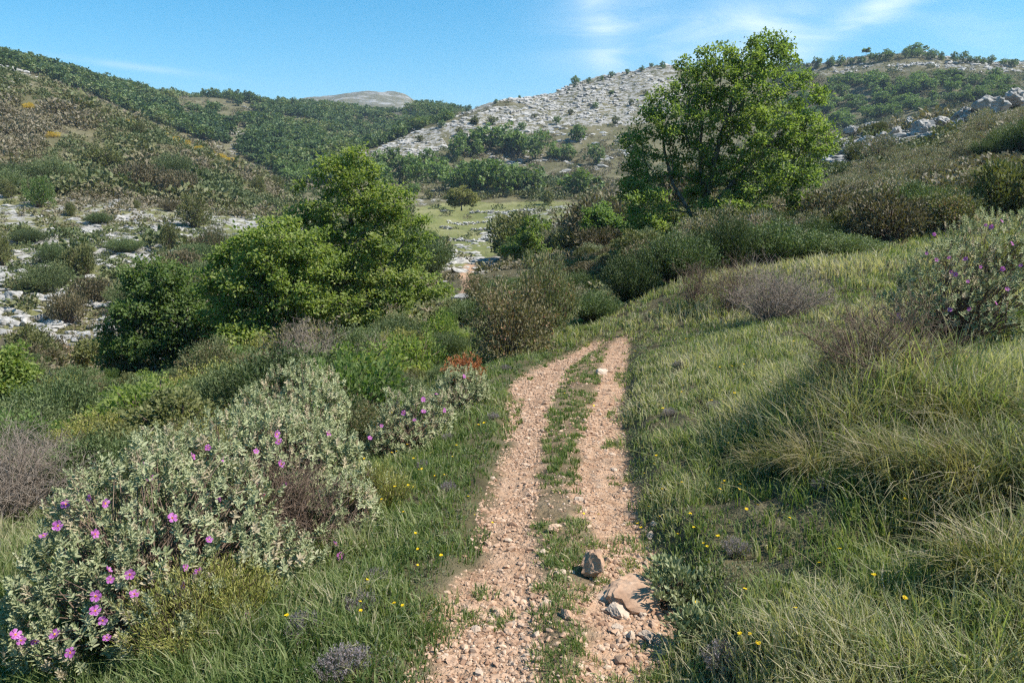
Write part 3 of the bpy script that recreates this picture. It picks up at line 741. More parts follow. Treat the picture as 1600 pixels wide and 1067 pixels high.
for px, py, h in [(716,248,34),(735,244,42),(765,238,46),(795,240,50),(812,246,40),(832,252,42),(748,226,28),(785,222,26),(868,250,30),(888,252,26),(722,228,24),(845,232,30)]:
    far_tree(px, py, h, 'green oak in the row at the foot of the rocky slope', 'oaks in the row at the foot of the rocky slope', d0=140)
for px, py, h in [(718,298,40),(742,302,50),(762,304,54),(785,306,50),(805,296,42),(775,290,40),(735,284,34)]:
    far_tree(px, py, h, 'green oak in the dense copse at the back of the meadow', 'oaks in the dense copse at the back of the meadow', d0=140)
far_tree(833, 300, 44, 'rounded dark oak right of the meadow copse', None, d0=140)
far_tree(905, 306, 44, 'broad dark green oak alone on scrub beneath the rocky slope', None, d0=140, wide=1.15)
far_tree(930, 258, 32, 'small oak high on scrub left of the large right oak', None, d0=140)
far_tree(901, 222, 28, 'single round oak on the bare rocky slope', None, d0=140)
far_tree(853, 320, 24, 'greyish thin shrub tree at the meadow edge', None, FAROL, d0=100)
far_tree(672, 312, 16, 'small brown bush left of the solitary meadow tree', None, FAROL, d0=100)
for px, py, h in [(835,150,13),(899,136,17),(866,144,8),(955,122,10),(1003,112,9),(1035,108,12),(775,162,7),(812,155,6),(920,131,9),(940,126,8),(980,116,8),(1018,106,7)]:
    far_tree(px, py, h, 'small tree on the skyline of the rocky slope', 'small trees on the skyline of the rocky slope', d0=220)
for px, py, h in [(815,205,14),(770,196,16),(743,195,14),(690,200,12),(655,222,12),(870,195,13),(890,180,10),(930,170,10),(955,150,9),(985,165,10),(1010,150,10),(960,195,14),(835,185,8),(1030,170,12),(720,212,14),(850,214,10)]:
    far_tree(px, py, h, 'low dark bush on the bare rocky slope', 'low dark bushes on the bare rocky slope', FAROL+FAR[:2], d0=195, name='hillside_bush')
for px in list(range(1214, 1600, 13)):
    far_tree(px+_rng.normal()*4, float(np.interp(px, [1214,1300,1430,1500,1600],[112,102,86,95,103]))+3, 9+9*_rng.random(), 'small oak on the skyline of the far right hill', 'oaks on the skyline of the far right hill', d0=240)
PINE = [tree_meshes(140, [(0,0,4.3,1.5,1.5,.55),(.6,0,3.8,1.0,1.0,.4),(-.7,.2,3.9,.9,.9,.4)], [(0,0,0),(.1,0,1.6),(0,0,3.4)], .16, 40, 30, .38, .5, .4, MAT['dark_leaf'], MAT['bark'], kind='diamond', tip_r=.02, twigs=1)]
t_ = far_tree(1352, 97, 20, 'dark umbrella shaped pine on the far right skyline', None, PINE, d0=240, name='pine_tree')
far_tree(1430, 84, 16, 'broad oak clump on top of the far right summit', None, d0=240, wide=1.5)
for i in range(190):
    px = 1215+_rng.random()*370; py = 125+_rng.random()*80
    if py > np.interp(px, [1215,1300,1600],[215,205,150]): continue
    far_tree(px, py, 11+11*_rng.random(), 'green oak on the wooded flank of the far right hill', 'oaks on the flank of the far right hill', d0=180, wide=1.2)
print('far trees', n_far)

# wood on the left hill: nearest, largest trees singly, the rest reads as one mass
def poly_pts(poly, n, rng, d0, d1):
    poly = np.array(poly, float); out = []
    while len(out) < n:
        p = rng.uniform(poly.min(0), poly.max(0))
        if in_poly(np.array([p[0]]), np.array([p[1]]), poly)[0]: out.append(p)
    return out
WOOD = [(-450,30),(-60,78),(0,88),(200,132),(300,150),(480,160),(600,176),(660,163),(745,170),(700,190),(640,212),(590,232),(560,245),(560,290),(440,288),(430,268),(330,225),(250,195),(150,152),(60,118),(-60,90),(-450,60)]
near_wood = 0
HP = None
def realize(mb, V, F, tint, loc, rz, s):
    c, sn = math.cos(rz), math.sin(rz)
    Q = V*np.array(s); Q = np.stack([Q[:, 0]*c-Q[:, 1]*sn, Q[:, 0]*sn+Q[:, 1]*c, Q[:, 2]], 1)+np.array(loc)
    mb.add(Q, [F], [tint])
def mesh_arrays(me):
    V = np.zeros(len(me.vertices)*3, np.float32); me.vertices.foreach_get('co', V)
    idx = np.zeros(len(me.loops), np.int32); me.loops.foreach_get('vertex_index', idx)
    t = np.zeros(len(me.polygons), np.float32); me.attributes['tint'].data.foreach_get('value', t)
    return V.reshape(-1, 3), idx.reshape(len(me.polygons), -1), t
rngw = np.random.default_rng(77)
cand = []
u0, u1 = dirpix(-420, 200)[0], dirpix(760, 200)[0]
uu = rngw.uniform(u0, u1, 26000); dd = np.exp(rngw.uniform(math.log(175), math.log(470), 26000))
xx = uu*dd; zz = ground(xx, dd); ppx, ppy = project(xx, dd, zz)
gap = fbm(xx*.03, dd*.03, 55, 3)
okw = in_poly(ppx, ppy, WOOD) & (gap > -.2) & ~((dd < 200) & (ppy < 240)) & (rockzone(xx, dd) < .3)
idx = np.where(okw)[0]
pts = np.stack([xx[idx], dd[idx], zz[idx]], 1)
order = np.argsort(pts[:, 1]); chosen = []
keepw = []
Q = np.zeros((0, 3))
for i in rngw.permutation(len(pts)):
    p = pts[i]
    if len(Q) and (((Q[:, :2]-p[:2])**2).sum(1).min() < (1.6+p[1]*.003)**2): continue
    Q = np.vstack([Q, p])
    if len(Q) > 2900: break
Q = Q[np.argsort(Q[:, 1])]
print('wood trees', len(Q))
NSOLO = 90
for i, p in enumerate(Q[:NSOLO]):
    k = int(rngw.integers(0, len(FAR))); s = .75+.5*rngw.random()
    t = thing('hillside_oak', 'green oak along the near edge of the left hill wood', 'tree', p, float(rngw.random()*6.28), 'oaks along the near edge of the left hill wood', (s*1.1, s*1.1, s))
    part('crown', FAR[k][0], t); part('trunk', FAR[k][1], t)
mw = MB()
lite = [mesh_arrays(tree_meshes(200+i, [(rngw.normal()*.3, rngw.normal()*.3, 1.5+.7*rngw.random(), 1.3+.5*rngw.random(), 1.3+.5*rngw.random(), 1.2+.4*rngw.random()) for _ in range(4)], [(0,0,0),(0,0,1),(0,0,2)], .1, 34, 11, .6, .75, .5, MAT['forest_leaf'], MAT['bark'], kind='diamond', tip_r=.02, twigs=1)[0]) for i in range(6)]
for p in Q[NSOLO:]:
    V, Fc, tt = lite[int(rngw.integers(0, 6))]; s = .5+.9*rngw.random()
    realize(mw, V, Fc, np.clip(tt+rngw.normal()*.2+.6*float(fbm(np.array([p[0]*.035]), np.array([p[1]*.035]), 91, 2)[0]), 0, 1), p, rngw.random()*6.28, (s*1.15, s*1.15, s))
special('oak_wood', mw.mesh('oak_wood', MAT['forest_leaf']), 'stuff', 'dense green oak wood covering the upper left hill')
# ------------------------------------------------------------------ limestone
MAT['limestone'] = rockmat('limestone', [(.17,.16,.145),(.31,.295,.27),(.45,.43,.40)], [.28,.47,.66], 2.6, .6, .08, .10)
MAT['path_stone'] = rockmat('path_stone', [(.28,.165,.105),(.455,.30,.20),(.56,.42,.31)], [.25,.5,.75], 14, .5, .01, .12)
MAT['pale_stone'] = rockmat('pale_stone', [(.31,.225,.16),(.46,.36,.275),(.56,.48,.39)], [.25,.5,.75], 12, .5, .01, .08)
MAT['boulder'] = rockmat('boulder', [(.17,.10,.065),(.36,.225,.145),(.46,.31,.21),(.62,.55,.46)], [.25,.45,.62,.80], 9, .7, .02, .05)
def rock_arrays(seed, sub=2, flat=.7, cuts=9, rough=.10):
    rng = np.random.default_rng(seed); bm = bmesh.new(); bmesh.ops.create_icosphere(bm, subdivisions=sub, radius=1)
    V = np.array([v.co[:] for v in bm.verts]); Fc = np.array([[v.index for v in f.verts] for f in bm.faces]); bm.free()
    for i in range(cuts):
        n = unit(rng.normal(size=3)*np.array([1, 1, .8])); h = .45+.35*rng.random()
        V = V-np.maximum(0, V@n-h)[:, None]*n*.95
    V = V*(1+rough*fbm(V[:, 0]*2.3+seed, V[:, 1]*2.3+V[:, 2]*1.7, seed, 3)+(rough*.8*fbm(V[:, 0]*6+V[:, 2]*3, V[:, 1]*6-V[:, 2]*4, seed+5, 3) if sub > 3 else 0))[:, None]
    V = V*np.array([1, .65+.3*rng.random(), flat*(.75+.4*rng.random())])
    return V, Fc
def rock_mesh(seed, mat, sub=3, flat=.7, cuts=10, rough=.12):
    V, Fc = rock_arrays(seed, sub, flat, cuts, rough); mb = MB(); mb.add(V, [Fc], .5); return mb.mesh('rock', mat)
LIME = [rock_mesh(300+i, MAT['limestone'], 3, .62, 9, .16) for i in range(8)]
LITE = [rock_arrays(320+i, 1, .6, 6, .12) for i in range(8)]
rr = np.random.default_rng(9)
N = 148000
ua = rr.uniform(float(dirpix(-420, 300)[0]), float(dirpix(1950, 300)[0]), N); da = np.exp(rr.uniform(math.log(30), math.log(360), N)); xa = ua*da
rz = rockzone(xa, da); cl = fbm(xa*.11, da*.11, 33, 3)
acc = rr.random(N) < np.clip(rz**1.3*(.22+cl*1.0)*np.where(da > 190, 2.0, 1.0), 0, .8)*.95
xa, da, rz = xa[acc], da[acc], rz[acc]; za = ground(xa, da)
sz = np.where(da > 180, .55+1.0*rr.random(len(xa))**2.2, .11+.45*rr.random(len(xa))**2.4)*np.where((da > 100) & (da < 180), .8, 1)
px, py = project(xa, da, za); vis = (px > -20) & (px < 1620)
print('rocks', len(xa), 'in frame', vis.sum())
rank = np.argsort(-(sz/da)*vis)
def rock_zone_label(px, d):
    if d > 180: return 'pale limestone outcrop stone on the bare rocky slope', 'limestone stones on the bare rocky slope'
    if px < 520: return 'white limestone rock lying on the stony lower slope of the left hill', 'limestone rocks on the lower slope of the left hill'
    if px > 1190: return 'white limestone rock in the outcrop band along the right hillside', 'limestone rocks in the band along the right hillside'
    return 'white limestone rock strewn at the edge of the terraced meadow', 'limestone rocks at the edge of the terraced meadow'
solo = set(rank[:250].tolist())
mr_ = MB()
for i in range(len(xa)):
    yaw = .25+.5*fbm(np.array([xa[i]*.03]), np.array([da[i]*.03]), 35, 2)[0]*2+rr.normal()*.3+(math.pi if rr.random() < .5 else 0); s = sz[i]
    if i in solo:
        lab, grp = rock_zone_label(px[i], da[i])
        single('limestone_rock', LIME[int(rr.integers(0, 8))], lab, 'rock', (xa[i], da[i], za[i]+s*.12), (rr.normal()*.15, rr.normal()*.15, yaw), (s*1.6, s*.85, s*.72), grp)
    else:
        V, Fc = LITE[int(rr.integers(0, 8))]
        realize(mr_, V, Fc, np.full(len(Fc), .3+.4*rr.random()), (xa[i], da[i], za[i]+s*.08), yaw, (s*1.5, s*.85, s*.7))
special('limestone_scree', mr_.mesh('limestone_scree', MAT['limestone']), 'stuff', 'countless small white limestone stones scattered over the slopes')
# boulders that stand out
def boulder(px, py, wpx, label, seed, d0=12, mat='limestone', flat=.75, sink=.25, name='boulder', tall=1.0, cat='boulder', group=None, d=None, rough=.14):
    p = at(px, d, py) if d else hit(px, py, d0)
    s = wpx*.5/F*p.y*1.1
    me = rock_mesh(seed, MAT[mat], 4, flat, 12, rough)
    zmax = max(v.co.z for v in me.vertices)
    return single(name, me, label, cat, (p.x, p.y, p.z+s*tall*zmax*(1-sink*2)), (0, 0, seed*1.3), (s, s, s*tall), group)
for i, (a, b, w, l) in enumerate([(70,528,26,'squarish white boulder standing beside the trodden track at the left'),(22,470,30,'long white boulder at the left edge above a square one'),
        (40,508,18,'small white boulder left of the squarish boulder'),(205,430,22,'pointed white boulder below the olive yellow bush'),(172,422,24,'broad white boulder left of a pointed one'),
        (147,607,16,'rounded white stone in the low wall line below the left clump'),(180,600,18,'second white stone of the line below the left clump'),(222,588,16,'white stone at the foot of the pale oak trunk'),
        (270,575,26,'flat white stone right of the pale oak trunk'),(82,628,24,'low white stone at the lower end of the stone line'),(105,618,14,'small white stone near the lower end of the stone line')]):
    boulder(a, b, w, l, 400+i, d0=15)
for i, (a, b, w) in enumerate([(1300,215,26),(1330,212,30),(1362,207,34),(1400,214,34),(1440,207,44),(1472,197,44),(1508,190,54),(1545,180,60),(1582,170,56),(1450,218,36),(1350,226,34),(1310,236,34),(1390,226,28),(1420,202,28),(1292,250,28),(1604,163,50),(1335,240,24),(1375,218,22),(1495,203,30),(1530,192,34),(1270,262,24)]):
    boulder(a, b, w*.8, 'large pale limestone block in the outcrop band along the right hillside', 440+i, d0=40, sink=.12, name='limestone_block', group='large limestone blocks in the outcrop band on the right', flat=.62, rough=.32)
# dry stone terrace walls in the meadow
def stone_wall(x0, x1, py0, py1, h, label, seed):
    rng = np.random.default_rng(seed); a = hit(x0, py0, 60); b = hit(x1, py1, 60)
    n = int((b-a).length/.38); mb = MB()
    for i in range(n):
        f = (i+.5)/n
        if vnoise(np.array([f*n*.11+seed]), np.array([seed*1.7]), 4)[0] < -.24: continue
        for lay in range(3):
            x = a.x+(b.x-a.x)*f+rng.normal()*.12; y = a.y+(b.y-a.y)*f+rng.normal()*.14
            z = float(ground(np.array([x]), np.array([y]))[0])+h*(.12+.3*lay); V, Fc = LITE[int(rng.integers(0, 8))]
            if lay == 2 and rng.random() < .4: continue
            s = .2+.13*rng.random()
            realize(mb, V, Fc, np.full(len(Fc), rng.random()), (x-a.x, y-a.y, z-a.z), rng.random()*6.28, (s*1.2, s, s*.8))
    single('stone_wall', mb.mesh('stone_wall', MAT['limestone']), label, 'stone wall', a)['kind'] = 'thing'
stone_wall(688, 838, 331, 329, .42, 'farthest low dry stone wall across the meadow, by the solitary tree', 1)
stone_wall(698, 768, 348, 347, .42, 'short dry stone terrace wall, second from the solitary tree', 2)
stone_wall(690, 775, 357, 361, .42, 'dry stone terrace wall in the middle of the meadow', 3)
stone_wall(684, 778, 374, 377, .45, 'nearest dry stone terrace wall of the meadow', 4)
# ------------------------------------------------------------------ shrubs on the slopes
SH = {}
for i in range(4):
    SH['olive', i] = shrub_meshes(500+i, 1.0, 1.15+.15*i, 70, 75, .11, .55, .27, MAT['olive_leaf'], MAT['twig'], 'diamond', up=.35, tip_r=.008)
    SH['brown', i] = shrub_meshes(510+i, 1.0, .85+.1*i, 64, 64, .10, .5, .27, MAT['brown_leaf'], MAT['twig'], 'diamond', up=.5, tip_r=.008)
    SH['heath', i] = strand_meshes(520+i, 1.0, 1.25, 330, 44, .06, .34, MAT['heath_leaf'], MAT['green_twig'], tip_r=.004)
    SH['broom', i] = strand_meshes(530+i, 1.0, 1.15, 300, 42, .06, .32, MAT['broom_leaf'], MAT['green_twig'], tip_r=.004)
    SH['juniper', i] = shrub_meshes(540+i, 1.0, 1.3, 74, 120, .075, .45, .26, MAT['juniper_leaf'], MAT['twig'], 'diamond', up=.25, tip_r=.008)
    SH['cistus', i] = shrub_meshes(550+i, 1.0, .95, 60, 56, .075, .42, .22, MAT['green_cistus_leaf'], MAT['brown_twig'], 'diamond', up=.7, tip_r=.006)
    SH['feather', i] = strand_meshes(560+i, 1.0, 1.0, 240, 40, .05, .3, MAT['feather_leaf'], MAT['twig'], tip_r=.004)
    SH['hillrose', i] = shrub_meshes(600+i, 1.0, .95, 60, 56, .08, .45, .22, MAT['hill_cistus_leaf'], MAT['brown_twig'], 'diamond', up=.7, tip_r=.006)
    SH['rusty', i] = shrub_meshes(610+i, 1.0, 1.3, 74, 120, .075, .45, .26, MAT['rusty_juniper'], MAT['twig'], 'diamond', up=.25, tip_r=.006)
    SH['dark', i] = shrub_meshes(570+i, 1.0, 1.1, 60, 60, .10, .55, .25, MAT['dark_leaf'], MAT['twig'], 'diamond', up=.3, tip_r=.008)
    SH['bloom', i] = shrub_meshes(580+i, 1.0, .8, 40, 60, .07, .6, .24, MAT['yellow_bloom'], MAT['twig'], 'diamond', up=.6, tip_r=.005)
    SH['bright', i] = shrub_meshes(590+i, 1.0, 1.1, 60, 60, .085, .6, .24, MAT['bright_leaf'], MAT['twig'], 'diamond', up=.3, tip_r=.007)
rs = np.random.default_rng(21)
KEEP = []                                            # footprints of named shrubs: nothing else grows there
def shrub(kind, pos, w, h, label, name, cat='shrub', group=None):
    """pos = Vector; w, h metres wide and high"""
    k = int(rs.integers(0, 4)); ms = SH[kind, k]
    z1 = max(v.co.z for v in ms[0].vertices); x1 = max(max(abs(v.co.x), abs(v.co.y)) for v in ms[0].vertices)
    KEEP.append((pos.x, pos.y, w*.5))
    return shrub_thing(name, label, cat, pos, ms, float(rs.random()*6.28), group, (w*.5/x1*1.1, w*.5/x1*1.1, h/z1))
def pshrub(kind, px, py, wpx, hpx, label, name='bush', group=None, d=None, d0=14):
    p = at(px, d, py) if d else hit(px, py, d0); s = p.y/F
    return shrub(kind, p, wpx*s, hpx*s, label, name, 'shrub', group)
# left slope, one by one
for a in [('dark',63,324,60,50,'dark round evergreen bush on the left slope above the white rocks'),('olive',306,356,54,54,'dense olive bush standing above the white rocks near the left clump'),
          ('olive',268,392,44,52,'brownish olive bush left below the dense olive bush'),('juniper',336,412,44,66,'dull green juniper left of the bright oaks'),
          ('olive',130,432,66,54,'yellowish olive bush among white rocks on the left slope'),('brown',105,505,74,54,'wide brownish bush above the squarish white boulder'),
          ('heath',85,415,50,40,'dark low bush left of the yellowish olive bush'),('olive',5,415,36,60,'rusty olive bush cut by the left edge'),
          ('olive',340,268,34,18,'fresh green bush on the brown spur'),('olive',405,302,30,28,'olive bush at the foot of the brown spur'),('olive',432,296,26,26,'bushy olive shrub at the end of the brown spur'),
          ('olive',112,338,24,24,'small olive bush right of the dark round bush'),('olive',212,326,16,16,'small dark bush between spur and white rocks'),('olive',14,310,30,30,'dark bush left of the round evergreen bush'),
          ('olive',160,185,22,16,'olive bush high on the left spur'),('heath',195,395,60,26,'low dark heath among rocks right of the yellowish bush'),('heath',45,380,60,24,'low dark heath between white rocks at the left'),
          ('olive',220,214,28,24,'yellow tinged bush on the spur crest'),('heath',155,350,40,20,'low heath above the yellowish olive bush'),('brown',265,330,40,18,'brown low shrub above the olive bush')]:
    pshrub(a[0], *a[1:6], d0=36)
pshrub('dark', 170, 600, 40, 30, 'small dark bush beside the trodden track below the left oak', d0=16)
# yellow broom in flower
for i, (px, py, w, h) in enumerate([(258,214,24,8),(276,222,22,8),(292,228,22,9),(310,236,24,9),(328,242,22,8),(345,248,22,8),(360,253,20,7),(376,258,16,5),(205,196,20,9),(45,170,30,9),(85,215,26,9)]):
    pshrub('bloom', px, py, w, h, 'yellow flowering broom along the crest of the left spur', 'yellow_broom', 'yellow brooms along the crest of the left spur', d0=80)
for i, (px, py, w, h) in enumerate([(872,378,26,12),(890,374,28,12),(912,368,34,13),(930,362,26,12),(888,406,18,16),(866,412,12,8),(960,384,14,9),(980,376,14,8)]):
    pshrub('bloom', px, py, w, h, 'yellow flowering broom below the large right oak', 'yellow_broom', 'yellow brooms below the large right oak', d0=20)
# beside the bend of the path
pshrub('rusty', 792, 566, 150, 150, 'brownish green juniper bush with reddish tips at the path bend', 'juniper', d=12.6)
pshrub('juniper', 850, 545, 120, 150, 'larger olive green juniper just behind the brownish juniper', 'juniper', d=14.6)
pshrub('bright', 645, 598, 128, 88, 'yellowish green leafy bush left of the orange dead shrub', d=12.2)
pshrub('bright', 690, 560, 70, 70, 'pale green bush behind the yellowish green leafy bush', d=15)
pshrub('heath', 545, 590, 130, 80, 'dark green heath left of the yellowish green leafy bush', 'heath_bush', d=11.8)
pshrub('juniper', 745, 470, 60, 50, 'small juniper by the distant bare track', 'juniper', d=26)
for a in [(925,500,90,55,16.2),(985,500,105,82,17),(1060,490,120,105,17.5),(1135,480,105,95,18)]:
    pshrub('heath', a[0], a[1], a[2]*(.8+.5*rs.random()), a[3]*(.8+.35*rs.random()), 'tall dark heath bush in the shaded row at the end of the path', 'heath_bush', 'dark heath bushes in the shaded row at the end of the path', d=a[4])
for i_, a in enumerate([(1210,425,130,95,18.5),(1300,410,150,95,19),(1390,400,150,100,19.5),(1480,395,160,110,20),(1570,385,150,120,20.5),(1250,380,130,42,25),(1360,360,130,36,26),(1470,340,130,34,27),(1570,320,130,45,28),(1640,330,120,70,24),(1110,420,110,55,21)]):
    kd, wd = [('heath','dark green heath'),('broom','mid green broom'),('brown','brownish twiggy'),('juniper','grey green juniper'),('olive','olive green leafy')][i_ % 5]
    pshrub(kd, a[0], a[1], a[2]*(.85+.3*rs.random()), a[3]*(.5+.45*rs.random()), wd+' bush on the slope above the grassy bank', 'slope_bush', wd+' bushes on the slope above the grassy bank', d=a[4]+rs.normal()*.5)
for a in [(1590,250,90,62,38),(1640,240,110,80,37),(1545,262,60,40,38)]:
    pshrub('heath', a[0], a[1], a[2], a[3], 'tall dark evergreen bush below the outcrop band at the right', 'evergreen_bush', 'dark evergreen bushes below the outcrop band at the right', d=a[4])
pshrub('feather', 1565, 395, 100, 80, 'yellow green bush behind the flowering bush at the right', d=12.5)
pshrub('olive', 1370, 235, 36, 26, 'olive bush among white rocks of the outcrop band', d=66)
pshrub('olive', 1330, 262, 46, 34, 'larger olive bush below the white outcrop band', d=58)
pshrub('olive', 1000, 395, 90, 50, 'pale green low bush under the large right oak', d=23)
for i in range(60):
    px = 1215+rs.random()*390; py = float(np.interp(px, [1215,1560],[300,255]))+rs.normal()*14
    pshrub('hillrose', px, py, 44+24*rs.random(), 24+10*rs.random(), 'grey green rockrose bush on the slope below the outcrop band', 'rockrose_bush', 'rockrose bushes below the outcrop band', d=float(np.interp(py, [235,330],[50,33])))
for i in range(26):
    px = 870+rs.random()*150; d = 19+rs.random()*16
    pshrub(['cistus','olive','brown'][i % 3], px, 420, 60, 32, 'low mixed bush on the slope under the large right oak', 'low_bush', 'low bushes on the slope under the large right oak', d=d)
# left slope below the path: heath, broom and dry tangles
taken = [(-1.7,3.3,1.0),(-1.6,4.3,.9),(-1.0,4.0,.6),(-.9,6.3,.5),(-.6,7.4,.4),(-1.75,5.6,.6)]
def free(x, y, r):
    xl = float(edges(np.array([y]))[0][0])
    if x > xl-r-.55: return False
    return all(math.hypot(x-a, y-b) > r*.75+c*.8 for a, b, c in taken)
kinds = ['heath','broom','juniper','broom','feather','olive','brown','dark','heath','bright']
lab = {'heath':('heath_bush','dark green heath bush on the slope below the path'),'broom':('broom_bush','mid green broom bush on the slope below the path'),'feather':('feathery_bush','yellowish feathery bush on the slope below the path'),
       'brown':('brown_bush','brown low bush on the slope below the path'),'juniper':('juniper','grey green juniper on the slope below the path'),'olive':('olive_bush','olive green bush on the slope below the path'),'bright':('bright_bush','fresh bright green bush on the slope below the path'),
       'dark':('leafy_bush','dark leafy bush on the slope below the path')}
cnt = 0
for i in range(2500):
    u = rs.uniform(float(dirpix(-90, 600)[0]), float(dirpix(730, 600)[0])); d = math.exp(rs.uniform(math.log(5.6), math.log(21))); x = u*d
    w = .75+.75*rs.random() if d > 8 else .5+.4*rs.random()
    if u < -.35 and d < 6.5: continue
    if not free(x, d, w*.5): continue
    qx, qy = project(x, d, float(ground(np.array([x]), np.array([d]))[0]))
    if qx < 330 and d > 12:
        if rs.random() < .8: continue
        w *= .6
    if u > -.15 and d > 9 and w > .8: continue
    if u > -.2 and d < 13: w *= .55
    taken.append((x, d, w*.42)); p = Vector((x, d, float(ground(np.array([x]), np.array([d]))[0])))
    k = kinds[int(rs.integers(0, len(kinds)))]
    shrub(k, p, w*1.25, w*(.55+.25*rs.random()), lab[k][1], lab[k][0], 'shrub', lab[k][1].replace(' bush on', ' bushes on').replace('juniper on', 'junipers on')); cnt += 1
    if cnt > 150: break
print('slope bushes', cnt)

# scrub over the hillsides: the largest in view singly, the rest as one mass
N = 340000
ua = rs.uniform(float(dirpix(-480, 300)[0]), float(dirpix(2050, 300)[0]), N); da = np.exp(rs.uniform(math.log(20), math.log(370), N)); xa = ua*da
za = ground(xa, da); px, py = project(xa, da, za)
dens = np.full(N, .25)
jx = px+30*fbm(xa*.06, da*.06, 61, 3); jy = py+18*fbm(xa*.06, da*.06, 62, 3)
def zz_(poly, d0, d1, v): dens[in_poly(jx, jy, poly) & (da > d0) & (da < d1)] = v
zz_([(-600,-60),(0,105),(200,190),(450,305),(470,345),(300,335),(0,310),(-600,300)], 78, 175, 1.0)
zz_([(-600,290),(0,300),(300,330),(480,360),(420,480),(200,560),(-600,570)], 34, 92, .17)
zz_([(-600,520),(350,520),(620,470),(700,640),(-600,760)], 20, 40, .35)
zz_([(690,235),(1000,215),(1070,330),(840,330),(700,320)], 130, 300, .8)
zz_([(555,245),(745,165),(1060,95),(1065,190),(960,212),(900,232),(720,222),(640,250)], 195, 355, .14)
zz_([(1200,80),(1620,80),(1620,170),(1290,225),(1200,225)], 150, 370, .9)
zz_([(1285,205),(1610,148),(1900,110),(1900,200),(1600,196),(1450,218),(1290,262)], 46, 95, .07)
zz_([(1180,310),(1300,280),(1620,235),(1900,225),(1900,400),(1180,400)], 22, 60, .9)
zz_([(640,318),(960,312),(980,330),(800,352),(780,400),(740,420),(650,420)], 52, 160, .015)
zz_([(770,335),(980,308),(1060,330),(960,362),(790,372)], 70, 128, .12)
zz_([(800,400),(880,380),(1000,380),(900,470),(760,480)], 22, 70, .5)
zz_([(650,385),(800,385),(800,470),(690,480)], 26, 100, .03)
acc = (rs.random(N) < dens*np.clip(.80+1.4*fbm(xa*.10, da*.10, 63, 4)+.5*fbm(xa*.03, da*.03, 64, 2), .02, 1)*np.where(da > 150, .42, .27)) & (pathzone(xa, da) < .2)
xa, da, za, px, py = xa[acc], da[acc], za[acc], px[acc], py[acc]
sz = np.where(da < 45, .35+.5*rs.random(len(xa))**1.5, np.where(da < 180, .6+1.5*rs.random(len(xa))**2.4, .5+1.3*rs.random(len(xa))**3))
sz = np.where(rs.random(len(sz)) < .07, sz*1.7, sz)
sz = np.where(rockzone(xa, da) > .5, sz*np.where(da < 130, .62, .62), sz)
sz = np.where((px > 1150) & (da > 38) & (da < 64), sz*.6, sz)
KA = np.array(KEEP)
okk = np.array([(((KA[:, 0]-x)**2+(KA[:, 1]-y)**2) > (KA[:, 2]*.8+s*.3)**2).all() for x, y, s in zip(xa, da, sz)])
xa, da, za, px, py, sz = xa[okk], da[okk], za[okk], px[okk], py[okk], sz[okk]
print('scrub', len(xa))
inf = (px > 0) & (px < 1600)
rank = np.argsort(-(sz/da)*inf); solo = set(rank[:260].tolist())
def lite_shrub(seed, n=100):
    rng = np.random.default_rng(seed); q = rdir(rng, n); q[:, 2] = abs(q[:, 2]); C = q*np.array([.9, .9, .85])*(.55+.45*rng.random(n))[:, None]*(1+.3*vnoise(q[:, 0]*2+seed, q[:, 1]*2, seed))[:, None]
    mb = MB(); leaves(mb, C, unit(rdir(rng, n)+q*.6+np.array([0, 0, .4])), unit(rdir(rng, n)+np.array([.2, 0, .6])), .27*(.6+.8*rng.random(n)), .18, 'diamond', np.clip(.5+rng.normal(size=n)*.11, 0, 1))
    me = mb.mesh('x', MAT['scrub_leaf']); r = mesh_arrays(me); bpy.data.meshes.remove(me); return r
LS = [lite_shrub(700+i) for i in range(10)]
ms_ = MB()
hue = fbm(xa*.05, da*.05, 66, 2)
for i in range(len(xa)):
    if i in solo:
        right = px[i] > 760
        hb = rs.random()
        kind = ('hillrose' if px[i] > 1150 and da[i] > 28 and hb < .8 else 'heath' if hb < .4 else 'brown' if hb < .6 else 'olive' if hb < .8 else 'hillrose') if right else ('heath' if hb < .35 else 'olive' if hb < .6 else 'broom' if hb < .85 else 'brown')
        side = ('right' if right else 'left')
        word = {'heath':'dark heath','brown':'brownish','hillrose':'greyish pink','olive':'olive','broom':'mid green'}[kind]
        shrub(kind, Vector((xa[i], da[i], za[i])), sz[i]*1.9, sz[i]*1.1, f'{word} scrub bush on the {side} side of the valley', 'scrub_bush', 'shrub', f'{word} scrub bushes on the {side} side of the valley')
    else:
        V, Fc, tt = LS[int(rs.integers(0, 10))]; s = sz[i]
        realize(ms_, V, Fc, np.clip(tt+hue[i]*1.3+rs.normal()*.14, 0, 1), (xa[i], da[i], za[i]-.05), rs.random()*6.28, (s, s, s*.9))
special('scrub', ms_.mesh('scrub', MAT['scrub_leaf']), 'stuff', 'low olive and brown scrub covering the hillsides')
